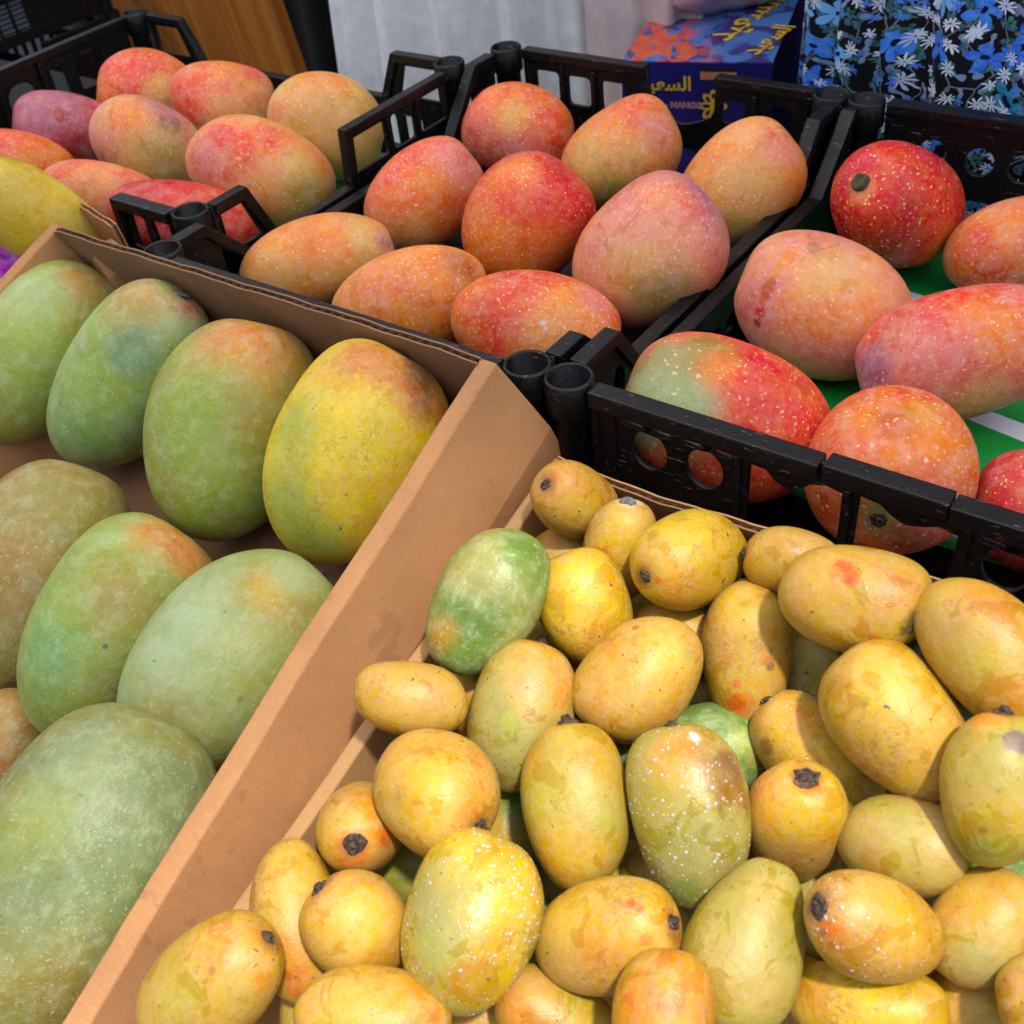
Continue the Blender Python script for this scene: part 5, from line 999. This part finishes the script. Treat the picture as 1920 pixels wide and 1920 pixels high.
    ('B', 'yellow', 'deep shaded mango just below the olive yellow mango standing upright with a black stem', (38.82, -16.72, -2.04), (-0.4958, 0.4477, 0.6247, -0.4044), (1.75, 1.62, 2.3), ('YG', 'SG'), {}, []),
    ('B', 'yellow', 'deep shaded mango just right of the peach yellow mango cut by the bottom edge', (43.36, -20.84, -2.88), (0.1687, -0.4647, 0.866, -0.0751), (1.75, 1.62, 2.3), ('Y', 'YG'), {}, []),
]
for i, (grp, kind, label, loc, quat, rad, c, opts, patches) in enumerate(MANGOES):
    rr = random.Random(1000 + i)
    k = opts.get('k', {'red': 0.05, 'yellow': 0.07, 'green': 0.09}[kind] + rr.uniform(-.03, .05))
    bend = rr.choice((-1, 1)) * rr.uniform(0.02, 0.07)
    sq = opts.get('sq', {'red': 1.06, 'yellow': 1.05, 'green': 1.03}[kind] + rr.uniform(-.03, .04))
    grow = 1.02 if grp == 'B' else 0.985
    V, F = mango_mesh('mango', [v * CM * grow for v in rad], k, bend, sq, 50 + i, {'red': 0.45, 'green': 0.7, 'yellow': 1.0}[kind])
    if opts.get('stem') in (1, 4) and kind == 'yellow':
        patches = list(patches) + [(0.0, 0.0, rad[2], 0.85, 'O', 0.45, 0.8), (0.12, 0.1, rad[2], 0.55, 'BR', 0.7, 0.5)]
    mat = mango_material('skin_%s' % kind, kind, c, opts, patches, 300 + i)
    o = empty('mango', Vector(loc) * CM, Quaternion(quat))
    tag(o, label, 'mango', GROUPS[grp])
    mesh_obj('fruit', V, F, mat, o, True)
    sk = opts.get('stem', 0)
    if sk:
        size = {1: 0.0036, 2: 0.0040, 3: 0.0046, 4: 0.0048}[sk] * (1.2 if grp in 'AMC' else 1.0) * rr.uniform(.75, 1.25)
        SV, SF = stem_mesh(sk, 70 + i, size)
        so = mesh_obj('stem', SV, SF, MAT[{1: 'stem', 2: 'stem_wood', 3: 'stem_grey', 4: 'stem'}[sk]], o, sk in (2, 3))
        so.location = V[0]
        so.scale = (rr.uniform(.85, 1.15), rr.uniform(.85, 1.15), rr.uniform(.7, 1.7))
        so.location.z += 0.0001
        so.rotation_euler = (rr.uniform(-.3, .3), rr.uniform(-.3, .3), rr.uniform(0, 6))
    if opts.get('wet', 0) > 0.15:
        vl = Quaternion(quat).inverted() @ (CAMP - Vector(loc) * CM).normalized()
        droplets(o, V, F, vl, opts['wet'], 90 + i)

# ------------------------------------------------------------------ behind the stall
def cloth_mat(name, rgb, weave=26.0):
    m, g, p = new_mat(name)
    co = obj_cm(g)
    n = g.noise(co, 0.5, 5, 0.6)
    c = g.mix(g.step(n, 0.3, 0.7), lin(rgb), lin(tuple(v * 0.93 for v in rgb)))
    g.l.new(c, p.inputs['Base Color'])
    p.inputs['Roughness'].default_value = 0.85
    p.inputs['Specular IOR Level'].default_value = 0.2
    p.inputs['Sheen Weight'].default_value = 0.15
    b = g('ShaderNodeBump', {'Strength': 0.3, 'Distance': 0.0006, 'Height': g.noise(co, weave, 3, 0.7)})
    g.l.new(b.outputs[0], p.inputs['Normal'])
    return m

def dress_mat():
    m, g, p = new_mat('floral_print')
    uv0 = g('ShaderNodeTexCoord').outputs['UV']
    wn_ = g('ShaderNodeTexNoise', {'Vector': uv0, 'Scale': 0.45, 'Detail': 2.0})
    uv = g('ShaderNodeVectorMath', {0: uv0, 1: g('ShaderNodeVectorMath', {0: wn_.outputs['Color'], 1: (1.8, 1.8, 0.0)}, operation='MULTIPLY').outputs[0]}, operation='ADD').outputs[0]
    base = lin((9, 9, 15))
    def layer(col, scale, seed, n, R, sharp, colours, centre=None, keep=0.0, spin=6.28):
        v = g('ShaderNodeMapping', {'Vector': uv, 'Location': (seed * 3.7, seed * 5.1, 0), 'Scale': (scale, scale, 1)}).outputs[0]
        vo = g('ShaderNodeTexVoronoi', {'Vector': v, 'Scale': 1.0, 'Randomness': 0.75}, voronoi_dimensions='2D')
        d = g('ShaderNodeVectorMath', {0: v, 1: vo.outputs['Position']}, operation='SUBTRACT').outputs[0]
        xy = g('ShaderNodeSeparateXYZ', {0: d}).outputs
        th = g.math('ARCTAN2', xy[1], xy[0])
        r = g('ShaderNodeVectorMath', {0: d}, operation='LENGTH').outputs['Value']
        rn = g('ShaderNodeSeparateColor', {0: vo.outputs['Color']}).outputs
        a = g.math('MULTIPLY_ADD', rn[0], spin, th)
        pet = g.math('ABSOLUTE', g.math('COSINE', g.math('MULTIPLY', a, n / 2.0)))
        pet = g.math('POWER', pet, sharp)
        wob = g.math('MULTIPLY', g.noise(v, 7.0, 2), 0.10)
        lim = g.math('ADD', g.math('MULTIPLY_ADD', pet, R * 0.78, R * 0.16), g.math('SUBTRACT', wob, 0.05))
        mask = g.step(g.math('SUBTRACT', r, lim), -0.02, 0.02, 1.0, 0.0)
        mask = g.math('MULTIPLY', mask, g.math('GREATER_THAN', rn[1], keep))
        ramp = g('ShaderNodeValToRGB', {0: rn[2]})
        ramp.color_ramp.interpolation = 'CONSTANT'
        el = ramp.color_ramp.elements
        while len(el) < len(colours): el.new(0.5)
        for e, (pos, rgb) in zip(el, colours): e.position = pos; e.color = lin(rgb)
        shade = g.mix(g.step(g.noise(v, 5.0, 3, 0.6), 0.4, 0.6, 0.0, 0.22), ramp.outputs[0], lin((150, 190, 236)))
        col = g.mix(mask, col, shade)
        if centre:
            cm = g.step(r, R * 0.12, R * 0.18, 1.0, 0.0)
            cm = g.math('MULTIPLY', cm, g.math('GREATER_THAN', rn[1], keep))
            col = g.mix(cm, col, lin(centre))
        return col
    # thin stalks
    st = g('ShaderNodeTexVoronoi', {'Vector': g('ShaderNodeMapping', {'Vector': uv, 'Scale': (0.55, 0.34, 1)}).outputs[0], 'Scale': 1.0}, voronoi_dimensions='2D', feature='DISTANCE_TO_EDGE')
    col = g.mix(g.step(st.outputs['Distance'], 0.012, 0.03, 0.55, 0.0), base, lin((150, 156, 168)))
    col = layer(col, 0.666, 1, 2, 0.46, 2.0, [(0, (74, 92, 110)), (0.4, (14, 60, 80)), (0.7, (96, 116, 140))], keep=0.3)
    col = layer(col, 0.730, 2, 2, 0.40, 2.6, [(0, (20, 78, 92)), (0.5, (120, 138, 168))], keep=0.12)
    col = layer(col, 0.634, 7, 5, 0.30, 0.6, [(0, (16, 86, 62)), (0.6, (22, 100, 70))], centre=(6, 26, 20), keep=0.25)
    col = layer(col, 0.372, 4, 5, 0.47, 0.75, [(0, (30, 104, 226)), (0.35, (112, 176, 240)), (0.6, (40, 122, 230)), (0.8, (24, 120, 160))], centre=(8, 14, 40), keep=0.34)
    col = layer(col, 0.603, 5, 9, 0.36, 1.6, [(0, (226, 230, 240)), (0.6, (205, 214, 232))], centre=(120, 130, 140), keep=0.42)
    col = layer(col, 0.825, 6, 6, 0.34, 1.5, [(0, (220, 226, 240)), (0.5, (60, 120, 214))], keep=0.62)
    g.l.new(col, p.inputs['Base Color'])
    p.inputs['Roughness'].default_value = 0.7
    p.inputs['Specular IOR Level'].default_value = 0.25
    return m

def garment(name, parent, z0, z1, rx, ry, fold, mat, seed, flare=0.0, nu=220, nv=40):
    """cloth tube (local cm) with hanging folds and a UV laid out in cm"""
    rr = random.Random(seed)
    ph = [rr.uniform(0, 6.28) for _ in range(6)]
    V, F, UV = [], [], []
    per = math.pi * (3 * (rx + ry) - math.sqrt((3 * rx + ry) * (rx + 3 * ry)))
    for j in range(nv + 1):
        v = j / nv
        z = z0 + (z1 - z0) * v
        k = 1 + flare * (1 - v)
        for i in range(nu + 1):
            a = 2 * math.pi * i / nu
            f0 = math.sin(a * fold[1] + ph[0] + 0.8 * math.sin(v * 3 + a * 2))
            w = fold[0] * (0.6 - 1.6 * abs(f0) ** 1.3) + fold[0] * 0.6 * math.sin(a * fold[1] * 1.7 + ph[1] + v * 1.5) + fold[2] * math.sin(a * fold[3] + ph[2] + 0.4 * math.sin(v * 9))
            d = w * (0.55 + 0.45 * (1 - v))
            V.append(Vector(((rx * k + d) * math.cos(a), (ry * k + d) * math.sin(a), z)) * CM)
            UV.append((i / nu * per * 1.08, z))
    for j in range(nv):
        for i in range(nu):
            a = j * (nu + 1) + i
            F.append((a, a + 1, a + nu + 2, a + nu + 1))
    o = mesh_obj(name, V, F, mat, parent, True)
    uvl = o.data.uv_layers.new(name='UVMap')
    for lp in o.data.loops:
        uvl.data[lp.index].uv = UV[lp.vertex_index]
    s = o.modifiers.new('thick', 'SOLIDIFY'); s.thickness = 0.0012
    return o

def body(parent, skin, sx=1.0):
    """standing figure, one skinned surface; only its clothed hips come into the picture"""
    J = {'pelvis': (0, 0, 12, 12), 'waist': (0, 0, 28, 11), 'chest': (0, 0, 48, 13), 'neck': (0, 0, 62, 5.5), 'chin': (0, -2, 69, 6.5), 'head': (0, -1, 77, 9), 'crown': (0, 0, 85, 6),
         'hl': (-9, 0, 8, 9), 'kl': (-10, 0, -34, 6.5), 'al': (-10, 1, -74, 4), 'tl': (-10, -14, -77, 3.2), 'hr': (9, 0, 8, 9), 'kr': (10, 0, -34, 6.5), 'ar': (10, 1, -74, 4), 'tr': (10, -14, -77, 3.2),
         'sl': (-17, 0, 56, 6), 'el': (-21, 3, 28, 4.4), 'wl': (-17, 12, 10, 3.2), 'gl': (-12, 16, 4, 3.5), 'sr': (17, 0, 56, 6), 'er': (21, 3, 28, 4.4), 'wr': (17, 12, 10, 3.2), 'gr': (12, 16, 4, 3.5)}
    E = [('pelvis', 'waist'), ('waist', 'chest'), ('chest', 'neck'), ('neck', 'chin'), ('chin', 'head'), ('head', 'crown'), ('pelvis', 'hl'), ('hl', 'kl'), ('kl', 'al'), ('al', 'tl'), ('pelvis', 'hr'), ('hr', 'kr'), ('kr', 'ar'), ('ar', 'tr'),
         ('chest', 'sl'), ('sl', 'el'), ('el', 'wl'), ('wl', 'gl'), ('chest', 'sr'), ('sr', 'er'), ('er', 'wr'), ('wr', 'gr')]
    names = list(J)
    me = bpy.data.meshes.new('body')
    me.from_pydata([Vector(J[n][:3]) * CM * Vector((sx, 1, 1)).x if False else Vector((J[n][0] * sx, J[n][1], J[n][2])) * CM for n in names], [(names.index(a), names.index(b)) for a, b in E], [])
    o = link_obj('body', me, parent, skin)
    o.modifiers.new('skin', 'SKIN')
    for n, sv in zip(names, me.skin_vertices[0].data):
        sv.radius = (J[n][3] * CM, J[n][3] * CM * 0.8); sv.use_root = (n == 'pelvis')
    sb = o.modifiers.new('sub', 'SUBSURF'); sb.levels = 2; sb.render_levels = 2
    return o
skin_m = simple('skin', (170, 120, 92), 0.55, 0.08, 1.0)
p1 = empty('person', Vector((-27.0, 74.0, -2.0)) * CM)
tag(p1, 'person in a plain white robe standing behind the crates', 'person', 'people behind the stall')
body(p1, skin_m)
garment('white_robe', p1, -74, 60, 24.5, 14.5, (2.6, 9, 0.35, 23), cloth_mat('white_cotton', (236, 236, 236)), 3, 0.06)
garment('side_panel', p1, -74, 40, 6.5, 5.0, (0.7, 5, 0.25, 11), cloth_mat('pinkish_cotton', (206, 184, 182)), 5, 0.1, 80, 30).location = Vector((24.5, -10.0, 0)) * CM
p2 = empty('person', Vector((40.0, 56.5, -2.0)) * CM)
tag(p2, 'person in a black dress printed with blue, white and green flowers behind the right crate', 'person', 'people behind the stall')
body(p2, skin_m, 0.95)
garment('floral_dress', p2, -60, 58, 20.5, 13.5, (1.1, 14, 0.3, 37), dress_mat(), 7, 0.10)

# black sheet added where only shade lies behind the stall
V, F = [], []
n = 90
for i in range(n + 1):
    for j in range(6):
        V.append(Vector((-170 + 340 * i / n, 104 + 2.2 * math.sin(i * 1.1) + 1.3 * math.sin(i * 0.47 + j), -80 + 40 * j)) * CM)
for i in range(n):
    for j in range(5):
        a = i * 6 + j; F.append((a, a + 6, a + 7, a + 1))
dc = mesh_obj('shade_backdrop', V, F, cloth_mat('shade_backdrop_black', (14, 14, 15)), None, True)
s = dc.modifiers.new('thick', 'SOLIDIFY'); s.thickness = 0.002
tag(dc, 'black sheet added for the shade between the orange board and the white robe', 'curtain')

# orange brown wooden board
def wood_mat():
    m, g, p = new_mat('orange_wood')
    co = obj_cm(g)
    st = g('ShaderNodeMapping', {'Vector': co, 'Scale': (1.0, 1.0, 0.05)}).outputs[0]
    n = g.noise(st, 0.35, 5, 0.6, 0.8)
    f = g.noise(st, 2.2, 4, 0.65, 0.4)
    c = g.mix(g.step(n, 0.36, 0.66), lin((150, 84, 24)), lin((190, 120, 46)))
    c = g.mix(g.step(f, 0.52, 0.72, 0.0, 0.6), c, lin((112, 60, 18)))
    g.l.new(c, p.inputs['Base Color'])
    p.inputs['Roughness'].default_value = 0.42
    g.l.new(g('ShaderNodeBump', {'Strength': 0.3, 'Distance': 0.001, 'Height': f}).outputs[0], p.inputs['Normal'])
    return m
wd = wood_mat()
board = empty('wooden_board', Vector((-72.43, 78.0, -7.87)) * CM)
tag(board, 'orange brown wooden board standing behind the left crate', 'board')
x = -44.0
for k in range(3):
    w_ = (13.5, 15.0, 15.3)[k]
    bm = bmesh.new(); add_box(bm, (x, 0, -60), (x + w_ - 0.25, 2.4, 60)); bevel(bm, 0.003, 2)
    bm_obj('plank', bm, wd, board)
    x += w_
board.rotation_euler = (0, math.radians(-12), math.radians(-4))

# printed fruit box
def print_top():
    m, g, p = new_mat('printed_lid')
    co = obj_cm(g)
    v = g('ShaderNodeMapping', {'Vector': co, 'Rotation': (0, 0, 0.6), 'Scale': (1, 0.6, 1)}).outputs[0]
    n = g.noise(v, 0.34, 4, 0.6, 0.6)
    n2 = g.noise(v, 0.6, 4, 0.6, 0.5)
    c = g.mix(g.step(n, 0.45, 0.55), lin((50, 44, 112)), lin((66, 110, 180)))
    y = g('ShaderNodeSeparateXYZ', {0: co}).outputs
    fr = g.math('MULTIPLY', g.step(n2, 0.44, 0.5), g.step(g.math('ADD', y[0], g.math('MULTIPLY', y[1], 0.35)), 6.0, 10.0, 1.0, 0.0))
    fruit = g.mix(g.step(g.noise(v, 1.1, 3), 0.4, 0.6), lin((205, 92, 40)), lin((196, 66, 62)))
    c = g.mix(fr, c, fruit)
    g.l.new(c, p.inputs['Base Color'])
    p.inputs['Roughness'].default_value = 0.35
    return m
blue = simple('printed_blue', (34, 30, 112), 0.4, 0.25, 0.5)
yel = simple('print_yellow', (214, 172, 24), 0.5, 0.05)
pnk = simple('print_pink', (176, 120, 136), 0.5, 0.05)
wht = simple('print_white', (196, 200, 220), 0.5, 0.05)
grn = simple('print_green', (84, 140, 50), 0.5, 0.1)
redp = simple('print_red', (170, 40, 34), 0.5, 0.1)
tan = simple('print_tan', (180, 126, 92), 0.5, 0.1)
FX0, FY, FZ, FW, FYAW = (2.7, 50.2, 6.6, 13.5, 0.302)
fb = empty('fruit_box', Vector((FX0, FY, FZ - 26)) * CM)
fb.rotation_euler = (0, 0, FYAW)
tag(fb, 'dark blue printed fruit carton with yellow Arabic lettering behind the middle crate', 'carton')
slab(fb, 'carton_body', (0, 0, 0), (FW, 26, 26), blue)
slab(fb, 'printed_lid', (0.02, 0.05, 26.02), (FW - 0.02, 25.95, 26.12), print_top())
def text_part(name, txt, size, x, z, mat, y=-0.06, lid=False, rot=0.0):
    cu = bpy.data.curves.new(name, 'FONT')
    cu.body = txt; cu.size = size * CM; cu.align_x = 'CENTER'; cu.align_y = 'CENTER'; cu.extrude = 0.0002; cu.offset = 0.0004
    t = bpy.data.objects.new(name, cu); COL.objects.link(t)
    me = bpy.data.meshes.new_from_object(t.evaluated_get(bpy.context.evaluated_depsgraph_get()))
    bpy.data.objects.remove(t); bpy.data.curves.remove(cu)
    o = link_obj(name, me, fb, mat)
    o.location = Vector((x, y, z)) * CM
    o.rotation_euler = (0, 0, rot) if lid else (math.pi / 2, 0, 0)
    return o
AR = '\uFEAA\uFEF4\uFECC\uFEB4\uFEDF\uFE8D'
text_part('lettering', AR, 1.75, 4.0, 24.1, yel)
text_part('lettering', 'MANGUE - MANGO', 0.78, 4.0, 22.2, pnk)
text_part('lettering', '\uFEB0\uFEF3\uFE8E\uFED3  \uFEB0\uFEE3\uFE8E\uFED7', 0.85, 8.3, 20.0, wht)
text_part('lettering', 'LEXYMANGO', 0.62, 8.2, 19.2, wht)
text_part('lid_lettering', AR, 4.4, FW - 4.2, 26.2, yel, 11.0, True, 1.25)
text_part('lid_lettering', AR, 2.8, FW - 1.2, 26.2, yel, 5.5, True, 1.25)
# golden knot emblem: eight interlaced loops
bm = bmesh.new()
for k in range(8):
    a0 = math.pi * 2 * k / 8
    cx, cz = 8.4 + 0.62 * math.cos(a0), 22.2 + 0.85 * math.sin(a0)
    ring = []
    for i in range(16):
        a = 2 * math.pi * i / 16
        ux, uz = math.cos(a0), math.sin(a0)
        rx_, rz_ = 0.66, 0.36
        for (s_, dy) in ((1.0, 0.0), (0.52, 0.0)):
            lx, lz = rx_ * s_ * math.cos(a), rz_ * s_ * math.sin(a)
            ring.append(bm.verts.new(Vector((cx + lx * ux - lz * uz, -0.05 - 0.006 * k, cz + lx * uz + lz * ux)) * CM))
    for i in range(16):
        j = (i + 1) % 16
        bm.faces.new((ring[2 * i], ring[2 * j], ring[2 * j + 1], ring[2 * i + 1]))
bm_obj('emblem', bm, yel, fb)
def disc(name, cx, cz, rx_, rz_, mat, y=-0.05):
    n = 20
    mesh_obj(name, [Vector((cx + rx_ * math.cos(6.2832 * i / n), y, cz + rz_ * math.sin(6.2832 * i / n))) * CM for i in range(n)], [tuple(range(n))], mat, fb)
disc('fruit_picture', 2.0, 20.9, .7, .45, yel); disc('fruit_picture', 4.2, 20.0, .45, .7, yel, -.055); disc('fruit_picture', 5.1, 19.5, .6, .5, redp, -.06); disc('fruit_picture', 5.9, 20.1, .5, .4, grn, -.065)
bm = bmesh.new(); add_box(bm, (7.2, -0.08, 24.6), (10.4, 0.02, 25.25)); bm_obj('hand_hole_flap', bm, tan, fb)
bm = bmesh.new(); add_box(bm, (7.4, -0.06, 25.3), (10.3, 0.02, 25.6)); bm_obj('hand_hole', bm, MAT['table'], fb)
# stand for the carton
cs = empty('carton_stand', Vector((FX0, FY, -80)) * CM)
cs.rotation_euler = (0, 0, FYAW)
bm = bmesh.new(); add_box(bm, (0.5, 0.5, 0), (FW - 0.5, 25, 80 + FZ - 26.1)); bevel(bm, 0.004, 1)
bm_obj('stand_body', bm, MAT['table'], cs)
tag(cs, 'dark plinth under the blue printed carton', 'stand')

# thin pink plastic bag lying on the carton
def bag_mat():
    m, g, p = new_mat('plastic_film')
    p.inputs['Base Color'].default_value = lin((206, 170, 166))
    p.inputs['Roughness'].default_value = 0.32
    p.inputs['Transmission Weight'].default_value = 0.25
    return m
rr = random.Random(11)
V, F = [], []
nu, nv = 40, 20
ph = [rr.uniform(0, 6.28) for _ in range(9)]
for j in range(nv + 1):
    th = math.pi * j / nv
    for i in range(nu):
        a = 2 * math.pi * i / nu
        x_, y_, z_ = math.sin(th) * math.cos(a), math.sin(th) * math.sin(a), math.cos(th)
        d = 1 + 0.10 * math.sin(5 * x_ + 3 * y_ + ph[0]) + 0.08 * math.sin(7 * z_ - 4 * x_ + ph[1]) + 0.05 * abs(math.sin(9 * y_ + 6 * z_ + ph[2])) + 0.04 * abs(math.sin(13 * x_ - 8 * z_ + ph[3]))
        V.append(Vector((x_ * d * 7.2, y_ * d * 7.0, max(-3.4, z_ * d * 4.6))) * CM)
for j in range(nv):
    for i in range(nu):
        F.append((j * nu + i, j * nu + (i + 1) % nu, (j + 1) * nu + (i + 1) % nu, (j + 1) * nu + i))
bag = mesh_obj('plastic_bag', V, F, bag_mat(), None, True)
bag.location = fb.location + Matrix.Rotation(FYAW, 3, 'Z') @ (Vector((4.6, 17.0, 29.6)) * CM)
tag(bag, 'crumpled pale pink plastic bag lying on the blue carton', 'bag')
